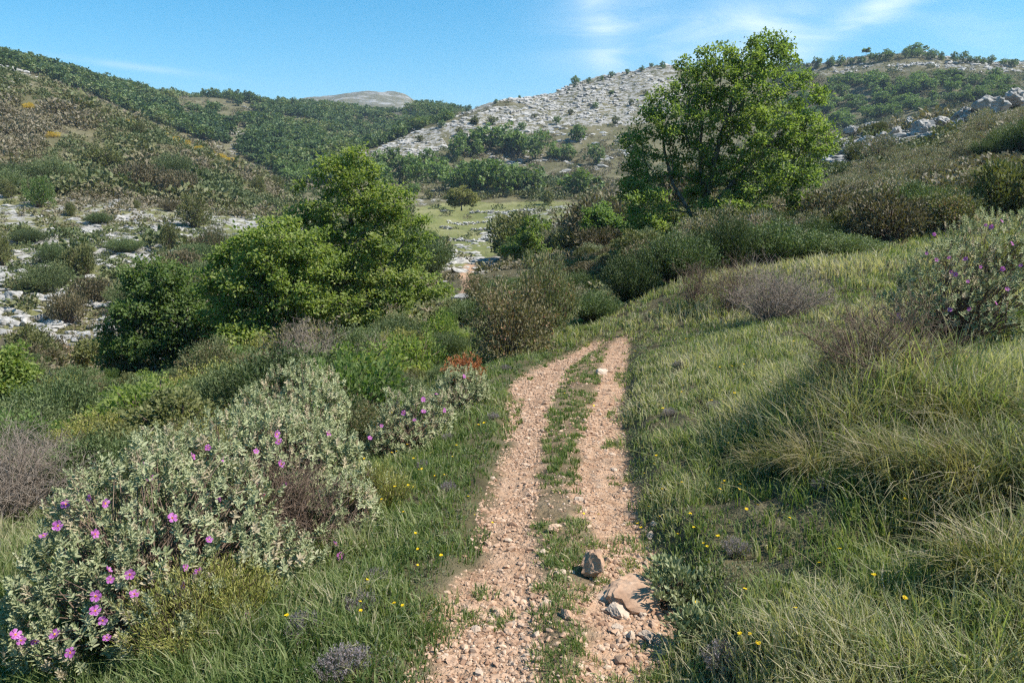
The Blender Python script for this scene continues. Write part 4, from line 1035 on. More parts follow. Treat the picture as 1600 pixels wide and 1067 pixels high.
# ------------------------------------------------------------------ flowering rockroses close by
def ray_at(px, py, d):
    u, e = dirpix(px, py); return np.array([float(u)*d, d, float(e)*d+EYE])
def flower_mesh():
    """five broad crumpled petals round a yellow boss"""
    obs = []
    for sd in range(4):
        rng = np.random.default_rng(800+sd); mb = MB()
        for k in range(5):
            a0 = k*2*np.pi/5+rng.normal()*.08; cup = .12+.25*rng.random()
            rad = np.array([.12, .5, .85, 1.0]); hw = np.array([.10, .31, .42, .25])
            V = []
            for r, w in zip(rad, hw):
                for s in (-1, -.33, .33, 1):
                    V.append((r*(1-.05*s*s), s*w*(1+.06*rng.normal()), cup*r*r+.11*rng.normal()*r+.03))
            V = rotz(np.array(V), a0); V[:, 2] += .015*(k % 2)
            q = [(i*4+j, i*4+j+1, i*4+j+5, i*4+j+4) for i in range(3) for j in range(3)]
            mb.add(V, [q], [np.clip(.5+rng.normal(size=9)*.3, 0, 1)], 0, True)
        n = 26; d = unit(rng.normal(size=(n, 3))*np.array([1, 1, .3])+np.array([0, 0, 1.0]))
        leaves(mb, np.tile([0, 0, .02], (n, 1)), d, rdir(rng, n), .30, .12, 'diamond', rng.random(n), 1)
        obs.append(mb.mesh('flower', [MAT['purple_petal'], MAT['stamen']]))
    return obs
FL = flower_mesh()
def rockrose(label, lobes, flowers, seed, leafm='cistus_leaf', shoot_m2=390, leaf=.03, holes=(), name='rockrose_bush', pairs=7):
    """lobes: (px, py, d, radius m[, squash]); shoots stand on the lobes' outsides, flowers where the photo shows them"""
    rng = np.random.default_rng(seed)
    L = [(ray_at(a[0], a[1], a[2]), a[3]) for a in lobes]
    cen = np.mean([c for c, _ in L], 0); bz = float(ground(np.array([cen[0]]), np.array([cen[1]]))[0]); org = np.array([cen[0], cen[1], bz])
    t = thing(name, label, 'bush', Vector(org))
    H = [(ray_at(a[0], a[1], a[2]), a[3]) for a in holes]
    P = []; Nn = []
    for c, r in L:
        n = int(shoot_m2*4*np.pi*r*r*.8); q = rdir(rng, n)
        wob = 1+.24*vnoise(q[:, 0]*2.2+c[0]*9, q[:, 1]*2.2+q[:, 2]*1.7+c[1]*5, seed)+.26*vnoise(q[:, 0]*5.2+c[1]*9, q[:, 1]*5.2+q[:, 2]*4.1, seed+1)
        p = c+q*(r*wob*(1-.35*rng.random(n)**2.6))[:, None]
        ok = q[:, 2] > -.55
        for c2, r2 in L:
            if c2 is not c: ok &= np.linalg.norm(p-c2, axis=1) > r2*.78
        for c2, r2 in H: ok &= (np.linalg.norm(p-c2, axis=1) > r2) | (rng.random(n) < .07)
        g = ground(p[:, 0], p[:, 1]); ok &= p[:, 2] > g+.03
        P.append(p[ok]); Nn.append(q[ok])
    P = np.concatenate(P); Nn = np.concatenate(Nn); n = len(P)
    D = unit(Nn*.55+np.array([0, 0, .75])+rng.normal(size=(n, 3))*.28)
    fol = MB(); wood = MB()
    sl = .055*(leaf/.03)*(.7+.6*rng.random(n))
    A = unit(np.cross(D, rdir(rng, n))); B = np.cross(D, A)
    ct = np.clip(.42+.16*rng.normal(size=n), 0, .92); dry = rng.random(n) < .11
    for k in range(pairs):
        f = k/(pairs-1)
        for sgn in (1, -1):
            X = (A if k % 2 == 0 else B)*sgn
            C = P-D*(sl*(1-f))[:, None]
            dd = unit(D*(.35+.8*f)+X*(1.05-.45*f)+rng.normal(size=(n, 3))*.16)
            nn = unit(D*1.0-X*.5+rng.normal(size=(n, 3))*.2)
            ll = leaf*(1.15-.55*f)*(.75+.5*rng.random(n))
            leaves(fol, C, dd, nn, ll, ll*.40, 'oval', np.where(dry, .97, np.clip(ct+rng.normal(size=n)*.13, 0, .95)))
    # stems: from the foot to each third shoot
    k = rng.permutation(n)[:max(40, n//4)]
    foot = np.array([c for c, _ in L])[rng.integers(0, len(L), len(k))]*.45+cen*.55+rng.normal(size=(len(k), 3))*.08
    foot[:, 2] = ground(foot[:, 0], foot[:, 1])-.03
    s = np.linspace(0, 1, 5)[None, :, None]; mid = foot*.5+P[k]*.5; mid[:, 2] = foot[:, 2]*.45+P[k][:, 2]*.55; mid += rng.normal(size=mid.shape)*.05
    tubes(wood, (foot[:, None]*(1-s)**2+2*mid[:, None]*s*(1-s)+(P[k]-D[k]*.02)[:, None]*s*s), np.repeat([[.0055, .0045, .0035, .0025, .0016]], len(k), 0), 4)
    for mb in (fol, wood): mb.v = [v-org.astype(np.float32) for v in mb.v]
    part('foliage', fol.mesh('foliage', MAT[leafm]), t); part('stems', wood.mesh('stems', MAT['brown_twig']), t)
    eye = np.array([0, 0, EYE])
    for fx, fy in flowers:
        u, e = dirpix(fx, fy); v = unit(np.array([float(u), 1, float(e)])); best = None
        for c, r in L:
            b = v@(c-eye); q = (c-eye)@(c-eye)-(r*1.06)**2; dsc = b*b-q
            if dsc > 0:
                tt = b-math.sqrt(dsc)
                if best is None or tt < best[0]: best = (tt, unit(eye+v*tt-c))
        if best is None:
            b, i = min((np.linalg.norm(np.cross(v, c-eye))-r, i) for i, (c, r) in enumerate(L)); best = (v@(L[i][0]-eye), -v)
        pos = eye+v*(best[0]-.012)-org; nrm = unit(best[1]*.5-v*.55+np.array([.1, 0, .45])+rng.normal(size=3)*.5)
        o = part('flower', FL[int(rng.integers(0, 4))], t, Vector(pos), Vector(nrm).to_track_quat('Z', 'Y').to_euler(), .0205*(.75+.4*rng.random())*(leaf/.03)**.5)
    return t
FA = [(103,788),(140,778),(164,786),(148,834),(289,886),(288,914),(310,893),(210,928),(149,954),(161,969),(86,991),(33,1000),(24,991),(55,1001),(110,1019),(167,996),(388,959),(269,809),(91,821),(68,837),(170,890),(327,843),(203,897),(150,931),(172,905)]
FB = [(312,767),(353,718),(325,699),(234,745),(226,727),(301,713),(343,781),(400,752),(444,756),(432,678),(436,690),(413,774),(439,725),(400,705)]
FCC = [(462,914),(532,869),(497,716),(514,677),(524,850)]
rockrose('large pale grey green rockrose with pink flowers filling the lower left corner', [(225,795,3.35,.34),(150,850,3.2,.27),(330,810,3.4,.33),(255,925,3.05,.34),(370,915,3.1,.30),(120,945,2.95,.25),(85,1010,2.85,.2),(410,890,3.2,.25),(200,1010,2.85,.24),(140,790,3.5,.2),(330,985,2.95,.24),(255,985,2.75,.19),(150,1000,2.72,.17),(330,955,2.85,.18),(420,950,3.0,.17),(60,960,2.85,.16),(95,905,2.95,.2),(270,880,3.05,.26),(215,960,2.85,.22)], FA, 1, holes=[(235,1000,2.6,.09),(90,930,2.72,.11),(265,830,3.03,.10)])
rockrose('pale rockrose with pink flowers behind the large one in the corner', [(360,735,4.0,.36),(285,745,3.9,.28),(440,730,4.2,.30),(240,715,4.1,.2),(500,712,4.4,.26),(420,680,4.5,.25)], FB, 2, holes=[(455,770,3.7,.20)])
rockrose('pale rockrose with a bare brown middle beside the left verge', [(545,800,3.9,.22),(565,840,3.8,.18),(500,895,3.5,.22),(465,930,3.35,.18),(560,765,4.2,.18),(530,730,4.4,.2),(430,935,3.2,.16)], FCC, 3)
rockrose('small pale rockrose without open flowers behind the others below the orange shrub', [(460,618,5.7,.30),(495,640,5.5,.26),(420,640,5.6,.24),(500,605,5.9,.2),(400,660,5.4,.25),(470,670,5.2,.26)], [], 4)
rockrose('low rockrose with pink flowers on the left edge of the path', [(640,652,6.2,.29),(610,680,6.05,.24),(670,648,6.3,.24),(640,695,6.05,.22),(600,700,5.95,.17)], [(596,665),(578,684),(648,656),(662,643),(631,645),(682,616),(694,641),(661,624)], 5)
rockrose('small round rockrose farther along the left path edge', [(715,610,7.4,.27),(739,603,7.5,.19),(693,626,7.3,.2),(715,640,7.3,.2)], [(725,588)], 6)
rockrose('tall rockrose with pink flowers on the bank at the right edge', [(1480,430,7.0,.38),(1535,400,7.2,.42),(1595,430,6.8,.42),(1440,465,7,.26),(1500,480,6.8,.34),(1570,490,6.6,.36),(1455,415,7.2,.2),(1405,490,7,.16),(1590,365,7.2,.26),(1545,350,7.4,.16),(1385,470,7.1,.12),(1425,440,7.1,.14)],
    [(1448,396),(1483,403),(1509,405),(1532,417),(1486,425),(1493,429),(1567,420),(1512,440),(1574,452),(1556,474),(1514,483),(1484,484),(1404,492),(1407,499),(1595,415),(1581,381),(1540,352),(1549,355),(1565,346),(1460,366),(1463,406)], 7, 'cistus_leaf', shoot_m2=260)
# dead brown wood in the middle of the rockroses
def dead(px, d, w, h, label, seed, mat='dead_twig', n=40, name='dead_shrub', py=None, r0=.006, ns=9):
    p = at(px, d, py); me = dead_mesh(seed, w*.5, h, n, MAT[mat], ns, r0)
    KEEP.append((p.x, p.y, w*.4)); return single(name, me, label, 'dead shrub', p)
dead(455, 3.75, .62, .52, 'dry brown leafless tangle between the pale rockroses', 31, 'brown_twig', 70, py=820, r0=.005)
dead(320, 3.6, .45, .42, 'small dry brown tangle inside the corner rockroses', 32, 'brown_twig', 40, py=830, r0=.004)
dead(20, 6.0, 1.15, .75, 'wide grey leafless shrub at the left edge', 33, n=80, py=760, r0=.006)
dead(60, 6.9, .9, .6, 'second grey leafless shrub right of the one at the left edge', 37, n=50, py=760, r0=.006)
dead(488, 12.2, 1.1, 1.15, 'pale grey dead shrub before the left clump of oaks', 34, n=44, py=560, r0=.008)
dead(1215, 11.6, 1.7, .95, 'wide grey brown dead shrub on the crest of the grassy bank', 35, n=90, py=450, r0=.007)
dead(1085, 14.0, .9, .85, 'thin reddish twiggy shrub standing before the dark heaths', 40, 'brown_twig', 26, py=450, r0=.006)
dead(1150, 13.4, 1.2, .9, 'reddish twiggy shrub left of the wide dead shrub', 38, 'brown_twig', 40, py=440, r0=.006)
dead(590, 13, .9, .7, 'bent pale dead twigs behind the dark heath', 39, n=24, py=540, r0=.007)
dead(1365, 4.5, 1.0, .55, 'low thorny dry brown shrub on the grassy mound', 36, 'brown_twig', 60, py=660, r0=.004)
# orange withered shrub
p = at(724, 9.6, 590); ms = strand_meshes(830, .30, .42, 120, 30, .035, .35, MAT['rust_leaf'], MAT['brown_twig'], tip_r=.003)
shrub_thing('withered_shrub', 'rust orange withered shrub left of the path', 'shrub', p, ms)
# feathery yellow green plants in front of the corner rockrose
for px, d, w, h, l, sd in [(300,2.75,.62,.36,'yellow green feathery plant before the corner rockrose',841),(375,2.9,.4,.28,'smaller feathery plant right of the first before the corner rockrose',842),(585,4.2,.45,.3,'feathery green tuft right of the pale rockroses',843),(330,6.6,.8,.7,'tall feathery yellow green plant behind the rockroses',844)]:
    p = at(px, d, 1000 if d < 4 else 700); ms = strand_meshes(sd, w*.5, h, 150, 50, .022, .16, MAT['feather_leaf'], MAT['twig'], tip_r=.0016, bare=.1)
    shrub_thing('feathery_plant', l, 'plant', p, ms)
# thyme and other small grey lilac herbs
TH_ = [strand_meshes(850+i, .11, .13, 90, 26, .010, .4, MAT['lilac'], MAT['dead_twig'], tip_r=.0012, bare=.45) for i in range(3)]
for i, (px, py, s) in enumerate([(560,955,1.1),(480,1000,1.3),(545,1050,1.2),(590,910,.9),(700,770,.9),(660,735,.9),(770,655,.9),(790,580,1.2),(1130,662,1.1),(1045,650,1),(1128,1045,1.1),(1150,868,1),(1290,770,1),(1115,640,1),(1260,655,1),(1420,895,1),(520,1060,1),(700,690,.9),(610,760,1),(1060,575,1.1)]):
    p = hit(px, py); ms = TH_[i % 3]
    t = thing('thyme_plant', 'low lilac grey thyme tuft on the verge left of the path' if px < 850 else 'low lilac grey thyme tuft on the grassy bank right of the path', 'herb', p, float(i*1.3), 'thyme tufts on the left verge' if px < 850 else 'thyme tufts on the right bank', s*.62)
    part('foliage', ms[0], t); part('stems', ms[1], t)
# silver herb at the foot of the bank
for px, py, s, l in [(1062,935,1.0,'silvery leafy herb at the foot of the bank beside the flat stone'),(1085,1000,.8,'small silvery herb nearest the camera at the foot of the bank')]:
    p = hit(px, py); ms = shrub_meshes(860+int(s*10), .13*s, .14*s, 40, 26, .026, .42, .03, MAT['green_cistus_leaf'], MAT['twig'], 'oval', up=.7, tip_r=.0015)
    shrub_thing('silver_herb', l, 'herb', p, ms)
# ------------------------------------------------------------------ grass
MAT['grass'] = leafmat('grass', [(.10,.145,.045),(.185,.235,.08),(.25,.28,.12),(.34,.325,.19),(.49,.43,.29)], .42, 0, .6, .2)
MAT['herb'] = leafmat('herb', [(.09,.13,.055),(.16,.20,.10),(.22,.225,.14),(.22,.17,.12)], .3, 0, .6, .2)
rg = np.random.default_rng(4)
def path_dist(x, y):
    xl, ml, mr, xr = edges(y)
    return xl-x, x-xr, ml, mr
def build_grass():
    NT = 42000
    u = rg.uniform(float(dirpix(-60, 700)[0])-.05, float(dirpix(1660, 700)[0])+.05, NT)
    q = rg.random(NT); a = .6; d = (1.35**a+q*(34**a-1.35**a))**(1/a); x = u*d
    sl, sr, ml, mr = path_dist(x, d)
    pz = pathzone(x, d); rzn = rockzone(x, d)*(d > 12)
    n1 = fbm(x*2.2, d*2.2, 41, 3); n2 = fbm(x*.6, d*.6, 42, 3); n3 = fbm(x*7, d*7, 43, 2)
    onp = (sl < 0) & (sr < 0) & (d < 13.4)
    mid = onp & (x > ml-.02) & (x < mr+.02)
    cov = np.where(onp, 0, 1.0)
    cov = np.where(mid, np.where(d < 4.6, (n1+.5*n3 > -.10)*.95, (n1 > -.33)*1.0), cov)
    cov = np.where(onp & ~mid, ((n1+.6*n3) > .36)*.7*(d < 6.5), cov)
    edge = np.minimum(np.abs(sl), np.abs(sr)) < .12
    cov = np.where(edge & ~onp, cov*((n1+.5*n3) > -.22), cov); cov = np.where(edge & onp, np.maximum(cov, ((n1+.5*n3) > .16)*.8), cov)
    # bare spots of the bank edge
    cov = np.where((sr > 0) & (sr < .10) & (d < 9) & (n1 < .1), .2*cov, cov)
    cov = np.where((sr > .25) & (n1 < -.20), .25*cov, cov)
    keep = (rg.random(NT) < cov) & (pz < .3) & (rzn < .5)
    for a in ('x','d','u','sl','sr','n1','n2','onp','mid'): pass
    x, d, sl, sr, n1, n2, onp, mid = [v[keep] for v in (x, d, sl, sr, n1, n2, onp, mid)]
    T = len(x); z = ground(x, d)
    mound = np.exp(-(((x-2.2)/1.0)**2+((d-4.4)/1.0)**2)); low_r = (sr > 0)
    h = np.where(sr > 0, .075+.07*smooth(.1, 1.3, sr)+.16*mound+.12*np.clip(n2+.6*n1, -.3, .6), .085+.11*np.clip(n2+.6*n1, -.3, .5)+.045*smooth(0, .6, sl))
    h = np.where(onp, np.where(d < 5, .042, .055), h)
    h = h*np.where((sr > .3) & (d < 3.2), 1.25, 1.0)
    h = h*(.7+.6*rg.random(T))*np.where(d > 13, 1.35, 1)
    h = np.where(onp, h, np.minimum(h, .05+.35*np.maximum(np.minimum(np.where(sl > 0, sl, 9), np.where(sr > 0, sr, 9)), 0)+.10))
    straw = np.clip(.35+.75*n2+.35*n1+.2*rg.normal(size=T)+.16*(sr > 0)+.10*mound+.12*smooth(6, 12, d)*(sr > 0), .05, 1)
    straw = np.where(sl > 0, straw-.01, straw); straw = np.where(onp, np.clip(straw-.1, .1, .6), straw)
    nb = np.where(d < 4, 15, np.where(d < 9, 12, 9)).astype(int); nb = np.where(onp, nb+5, nb)
    k = np.repeat(np.arange(T), nb); B = len(k); print('tufts', T, 'blades', B)
    ang = rg.random(B)*2*np.pi; spread = np.where(onp[k], .035, .03+.012*d[k]**.7)*rg.random(B)**.5
    bx = x[k]+np.cos(ang)*spread; by = d[k]+np.sin(ang)*spread; bz = ground(bx, by)-.006
    hh = h[k]*(.45+.75*rg.random(B)); fall = rg.random(B)
    lean = (.12+.75*fall**2.0)*hh
    la = ang+rg.normal(size=B)*.7
    ta = (rg.random(T)*6.28)[k]; tl = (.6*rg.random(T)**1.3)[k]*hh; lx = np.cos(la)*lean-.05*hh+np.cos(ta)*tl; ly = np.sin(la)*lean-.02*hh+np.sin(ta)*tl
    w = (.0017+.00060*d[k])*(.6+.8*rg.random(B))*np.where(onp[k], .8, 1)
    wa = rg.random(B)*2*np.pi; wx = np.cos(wa)*w; wy = np.sin(wa)*w
    b0 = np.stack([bx, by, bz], 1); m1 = b0+np.stack([lx*.28, ly*.28, hh*.55], 1); tp = b0+np.stack([lx, ly, hh*(.98-.35*fall**2)], 1)
    wv = np.stack([wx, wy, 0*wx], 1)
    V = np.stack([b0-wv, b0+wv, m1-wv*.75, m1+wv*.75, tp], 1).reshape(-1, 3)
    i = np.arange(B)*5
    t = np.clip(straw[k]+rg.normal(size=B)*.13+np.where(rg.random(B) < .13, .38, 0), 0, 1)
    mb = MB(); mb.add(V, [np.stack([i, i+1, i+3, i+2], 1), np.stack([i+2, i+3, i+4], 1)], [t, t])
    # long dry stalks
    NS = 520
    sx = rg.uniform(.9, 3.8, NS); sy = rg.uniform(2.0, 7.5, NS)
    ok = (np.exp(-(((sx-2.2)/1.1)**2+((sy-4.2)/1.2)**2))+.16+.25*(sy < 2.9) > rg.random(NS)); sx, sy = sx[ok], sy[ok]; n = len(sx)
    L = .28+.42*rg.random(n)**1.6; a = rg.random(n)*6.28; bend = rg.random(n)**1.5
    s = np.linspace(0, 1, 6)[None, :]
    ox = np.cos(a)[:, None]*L[:, None]*(.2+.75*bend[:, None])*s**1.6-.15*L[:, None]*s; oy = np.sin(a)[:, None]*L[:, None]*(.2+.75*bend[:, None])*s**1.6
    oz = L[:, None]*(s*(1-.15*bend[:, None])-.45*bend[:, None]*s**2.4)
    P = np.stack([sx[:, None]+ox, sy[:, None]+oy, ground(sx, sy)[:, None]+oz], -1)
    tubes(mb, P, np.repeat([[.0013, .0012, .0011, .0010, .0012, .0007]], n, 0), 3, np.clip(.86+.12*rg.normal(size=n), .5, 1))
    # small leafy herbs among the blades
    NH = 5200
    u = rg.uniform(-.8, .8, NH); d = (1.8**.7+rg.random(NH)*(15**.7-1.8**.7))**(1/.7); hx = u*d
    a, b, _, _ = path_dist(hx, d); ok = (a > .02) | (b > .05); hx, d = hx[ok], d[ok]; n = len(hx); per = 34
    k = np.repeat(np.arange(n), per); m = len(k); q = rdir(rg, m); q[:, 2] = abs(q[:, 2])
    R = (.035+.07*rg.random(n))[k]; C = np.stack([hx[k], d[k], ground(hx, d)[k]], 1)+q*R[:, None]*np.array([1, 1, .9])*(.5+.5*rg.random(m))[:, None]
    ll = (.007+.0016*d[k])*(.7+.7*rg.random(m))
    leaves(mb, C, unit(q+rdir(rg, m)*.7+np.array([0, 0, .5])), unit(rdir(rg, m)+np.array([.2, 0, .8])), ll, ll*.42, 'diamond', np.clip((rg.random(n)*.9)[k]+.12*rg.normal(size=m), 0, 1), 1)
    special('grass', mb.mesh('grass', [MAT['grass'], MAT['herb']]), 'stuff', 'green and straw coloured grass covering both verges and the bank')
build_grass()

# shaggy tussocks on the mound
MAT['tussock'] = leafmat('tussock', [(.085,.11,.035),(.17,.165,.065),(.28,.235,.13),(.42,.35,.24)], .35, .08, .6, .2)
def tussock(px, py, r, L, n, label, seed):
    rng = np.random.default_rng(seed); p = hit(px, py); a = rng.random(n)*6.28; q = rng.random(n)**.5
    b = np.stack([np.cos(a)*q*r*.45, np.sin(a)*q*r*.45, np.zeros(n)], 1); b[:, 2] = ground(b[:, 0]+p.x, b[:, 1]+p.y)-p.z-.01
    a2 = a+rng.normal(size=n)*.8; out = np.stack([np.cos(a2), np.sin(a2)*.9, np.zeros(n)], 1)*(.35+.75*rng.random(n))[:, None]; ln = L*(.45+.7*rng.random(n)); dr = rng.random(n)**.8
    s = np.linspace(0, 1, 5)[None, :, None]; ln_ = ln[:, None, None]; d_ = dr[:, None, None]
    P = b[:, None]+out[:, None]*ln_*(.12*s+(.30+.45*d_)*s**1.8)+np.array([0, 0, 1.])*ln_*(s*.95-(.25+.55*d_)*s**2.2)+rng.normal(size=(n, 1, 3))*.02*s
    w = (.0016+.0012*rng.random(n))[:, None]*np.array([[1, 1, .85, .6, .15]]); sd = unit(np.stack([-np.sin(a), np.cos(a), rng.normal(size=n)*.4], 1))[:, None]
    V = np.stack([P-sd*w[..., None], P+sd*w[..., None]], 2).reshape(-1, 3)
    i = (np.arange(n)*10)[:, None]+np.arange(4)[None]*2; i = i.ravel()
    t = np.repeat(np.clip(.42+.24*rng.normal(size=n)+np.where(rng.random(n) < .3, .35, 0), 0, 1), 4)
    mb = MB(); mb.add(V, [np.stack([i, i+1, i+3, i+2], 1)], [t])
    single('grass_tussock', mb.mesh('grass_tussock', MAT['tussock']), label, 'grass', p)
for i, a in enumerate([(1290,740,.42,.44,900,'shaggy half dry grass tussock at the left front of the mound'),(1420,745,.48,.46,1000,'large shaggy grass tussock on the front of the mound'),(1350,660,.5,.42,1200,'dry grass tussock under the thorny shrub on the mound'),
        (1530,760,.5,.48,1300,'long green and straw grass tussock right of the mound'),(1500,660,.5,.42,1100,'straw coloured tussock behind the mound below the right rockrose'),(1575,905,.4,.42,700,'straw and green tussock at the right above the dark hollow'),(1215,730,.35,.36,800,'small tussock at the left foot of the mound')]):
    tussock(*a, 1200+i)

# ------------------------------------------------------------------ stones on the path
def build_gravel():
    n0 = 90000
    u = rg.uniform(-.32, .32, n0); q = rg.random(n0); a = .75; d = (1.3**a+q*(13.5**a-1.3**a))**(1/a); x = u*d
    sl, sr, ml, mr = path_dist(x, d); n1 = fbm(x*3, d*3, 51, 3)
    on = (sl < .06) & (sr < .05); mid = (x > ml) & (x < mr)
    pr = np.where(mid, .22, .95)*np.clip(.62+1.1*n1, .1, 1); pr = np.where(x > mr, pr*.75, pr)
    k = on & (rg.random(n0) < pr); x, d = x[k], d[k]; T = len(x); z = ground(x, d); print('gravel', T)
    s = np.minimum(.0035+.0058*rg.lognormal(0, .55, T), .036)*np.where(d > 6, 1.35, 1.0)
    protos = [rock_arrays(900+i, 1, .75, 7, .15) for i in range(14)]
    mb = MB()
    kk = rg.integers(0, 14, T); yaw = rg.random(T)*6.28; tilt = rg.normal(size=T)*.35; tt = np.clip(.5+.22*rg.normal(size=T), 0, 1)
    for j in range(14):
        V, Fc = protos[j]; I = np.where(kk == j)[0]; m = len(I)
        S = s[I][:, None, None]*np.stack([1+.3*rg.random(m), np.ones(m), .7+.3*rg.random(m)], 1)[:, None]
        Q = V[None]*S; ct, st = np.cos(tilt[I])[:, None], np.sin(tilt[I])[:, None]
        Y = Q[..., 1]*ct-Q[..., 2]*st; Z = Q[..., 1]*st+Q[..., 2]*ct
        c, sn = np.cos(yaw[I])[:, None], np.sin(yaw[I])[:, None]
        Q = np.stack([Q[..., 0]*c-Y*sn+x[I][:, None], Q[..., 0]*sn+Y*c+d[I][:, None], Z+(z[I]+s[I]*.12)[:, None]], -1)
        f = (np.arange(m)*len(V))[:, None, None]+Fc[None]
        mb.add(Q.reshape(-1, 3), [f.reshape(-1, 3)], [np.repeat(tt[I], len(Fc))])
    special('gravel', mb.mesh('gravel', MAT['path_stone']), 'stuff', 'loose pinkish angular gravel in both wheel ruts')
build_gravel()
boulder(926, 900, 52, 'upright brown rock with dark left face standing in the middle of the path', 951, 1.5, 'boulder', .85, .18, 'path_rock', 1.05, 'rock', rough=.24)
boulder(985, 932, 135, 'broad flat brown rock embedded at the right side of the path', 952, 1.5, 'boulder', .42, .2, 'path_rock', .75, 'rock', rough=.26)
boulder(942, 584, 26, 'pale rock lying in the far right rut', 953, 3, 'pale_stone', .6, .2, 'path_rock', 1, 'rock')
for i, (px, py, w, l) in enumerate([(986,997,26,'small whitish stone in front of the broad flat rock'),(1010,998,32,'pale brown flat stone right of the small whitish stone'),(1005,962,17,'pale stone right below the broad flat rock'),(965,957,50,'long low pale stone along the lower edge of the flat rock'),
        (866,830,28,'rounded tan stone on the grassy middle strip'),(850,866,20,'pale stone left of the grassy middle strip'),(1038,1024,30,'reddish stone at the foot of the bank nearest the camera'),(965,983,26,'flat tan stone left of the small whitish stone'),
        (885,965,34,'long flat stone leaning between the ruts'),(735,955,30,'largest loose stone at the left edge of the left rut'),(782,962,34,'flat broad stone in the left rut'),(742,985,20,'small white chip in the left rut'),(715,968,26,'angular stone at the left path edge'),
        (705,1032,34,'flat slab at the bottom of the left rut'),(905,782,16,'pale chip on the right side beyond the tan stone'),(875,898,22,'greenish pale stone left of the upright rock'),(1023,820,18,'white stone among others by the bank'),(1015,840,22,'dull stone by the bank below a white one'),
        (960,735,14,'pale stone at the edge of the right rut half way up'),(835,935,18,'squarish stone right of the left rut')]):
    boulder(px, py, w, l, 960+i, 1.5, 'pale_stone' if 'whit' in l or 'pale' in l else 'path_stone', .6, .2, 'path_stone', .9, 'stone', rough=.26)
rb = np.random.default_rng(61)
PS = [rock_mesh(990+i, MAT['path_stone'], 3, .6, 14, .16) for i in range(6)]
nn_ = 0
while nn_ < 120:
    py = rb.uniform(690, 1060); k = np.interp(-py, [-e[0] for e in EDGE], [e[1] for e in EDGE]); k1 = np.interp(-py, [-e[0] for e in EDGE], [e[2] for e in EDGE]); k2 = np.interp(-py, [-e[0] for e in EDGE], [e[4] for e in EDGE])
    left = rb.random() < .72; px = rb.uniform(k, k1) if left else rb.uniform(k1, k2)
    p = hit(px, py); s = (.010+.013*rb.random()**1.5)
    single('path_stone', PS[int(rb.integers(0, 6))], 'fist sized angular pinkish stone lying in the left rut' if left else 'angular pinkish stone on the right half of the path', 'stone', (p.x, p.y, p.z+s*.3), (rb.normal()*.3, rb.normal()*.3, rb.random()*6.28), (s*1.2, s, s*.8), 'angular stones in the left rut' if left else 'angular stones on the right half of the path'); nn_ += 1

for i in range(46):
    px, py = 985+rb.normal()*34, 985+rb.normal()*26
    p = hit(px, min(py, 1060)); s = .008+.014*rb.random()**1.6
    single('path_stone', PS[int(rb.integers(0, 6))], 'small angular stone heaped below the broad flat rock', 'stone', (p.x, p.y, p.z+s*.3), (rb.normal()*.3, rb.normal()*.3, rb.random()*6.28), (s*1.3, s, s*.8), 'small stones below the broad flat rock')

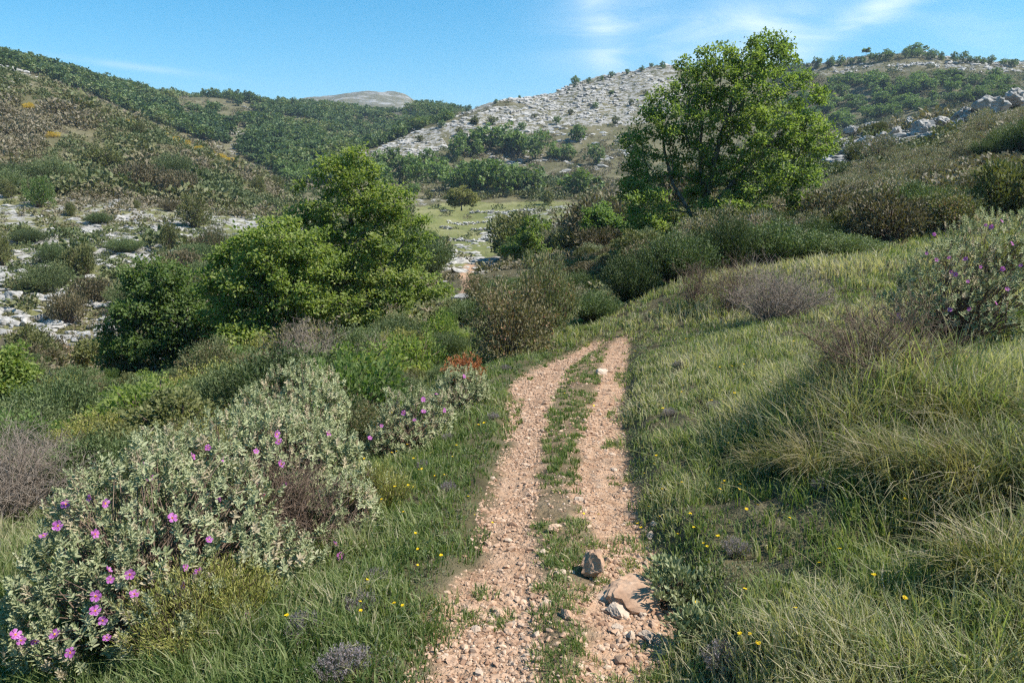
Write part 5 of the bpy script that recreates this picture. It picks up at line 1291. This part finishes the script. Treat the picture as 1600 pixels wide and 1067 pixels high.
# ------------------------------------------------------------------ small yellow flowers
def yellow_flower_meshes():
    out = []
    for i in range(3):
        rng = np.random.default_rng(1100+i); mb = MB(); h = .13+.04*i
        tubes(mb, [[(0, 0, -.02), (.01, 0, h*.5), (.0, .01, h)]], [[.0012, .001, .0009]], 3, .35, 0)
        n = 14; a = np.arange(n)*6.283/n; D = np.stack([np.cos(a), np.sin(a), .25+.15*rng.normal(size=n)], 1)
        leaves(mb, np.tile([0, .01, h], (n, 1)), D, np.tile([0, 0, 1.], (n, 1)), .011, .006, 'oval', rng.random(n), 1)
        out.append(mb.mesh('yellow_flower', [MAT['grass'], MAT['yellow_petal']]))
    return out
MAT['yellow_petal'] = leafmat('yellow_petal', [(.75,.48,.01),(.85,.66,.02)], .25, .05)
YF = yellow_flower_meshes()
spots = [(630,780),(625,795),(632,790),(662,752),(700,740),(655,740),(690,665),(740,690),(760,700),(575,735),(550,745),(600,745),(585,760),(1058,786),(1393,820),(1375,966),(1380,972),(1370,964),(1255,972),(1290,922),(1170,1030),(1180,1040),(1165,1036),(1250,1020),(1265,1022),(645,905),(690,912),(560,930),(565,985),(625,1005),(637,970),(545,985),(455,1027),(932,812),(905,810),(925,640),(880,618),(895,610),
         (1200,640),(1215,628),(1205,650),(1230,560),(1345,570),(1380,600),(1400,592),(1420,590),(1360,590),(1500,597),(1330,540),(1195,700),(1130,720),(1110,790),(1120,795),(1075,850),(1100,870),(1075,1000),(1320,925),(1180,640),(1190,632),(1160,605),(1210,615),(1120,590),(1175,560),(1060,560),(1040,570),(1450,740),(1430,730),(1290,755),(1370,830),(1560,700)]
for i in range(60):
    spots.append((rb.uniform(600, 760), rb.uniform(640, 900)) if i % 3 == 0 else (rb.uniform(1000, 1250), rb.uniform(540, 1000)))
for i, (px, py) in enumerate(spots):
    p = hit(px, py); left = px < 790; rt = px > 980
    s = (.82 if p.y < 5 else 1.15)*(.8+.5*rb.random())
    p.z -= .02
    lab_, g_ = ('small yellow wildflower in the grass left of the path', 'yellow wildflowers left of the path') if left else ('small yellow wildflower in the grass of the right bank', 'yellow wildflowers on the right bank') if rt else ('small yellow wildflower on the grassy strip between the ruts', 'yellow wildflowers between the ruts')
    single('yellow_flower', YF[i % 3], lab_, 'wildflower', p, (rb.normal()*.2-.1, rb.normal()*.2, rb.random()*6.28), (s*.9, s*.9, s*.9 if not (not left and not rt) else .4), g_)
# ------------------------------------------------------------------ the air over the valley
def build_haze():
    bm = bmesh.new(); bmesh.ops.create_cube(bm, size=1.0)
    me = bpy.data.meshes.new('haze'); bm.to_mesh(me); bm.free()
    o = special('haze', me, 'stuff', 'thin blue air haze over the far hills')
    o.scale = (5300, 5300, 340); o.location = (0, 0, 340/2-95)
    m, N, L = nodes('haze'); v = N.new('ShaderNodeVolumePrincipled')
    v.inputs['Color'].default_value = (.62, .78, 1.0, 1); v.inputs['Density'].default_value = .00026; v.inputs['Anisotropy'].default_value = .2
    out = N.new('ShaderNodeOutputMaterial'); L.new(v.outputs[0], out.inputs['Volume']); me.materials.append(m)
build_haze()
_zz = [v.co.z for v in bpy.data.objects['ground'].data.vertices]; print('ground z', min(_zz), max(_zz))
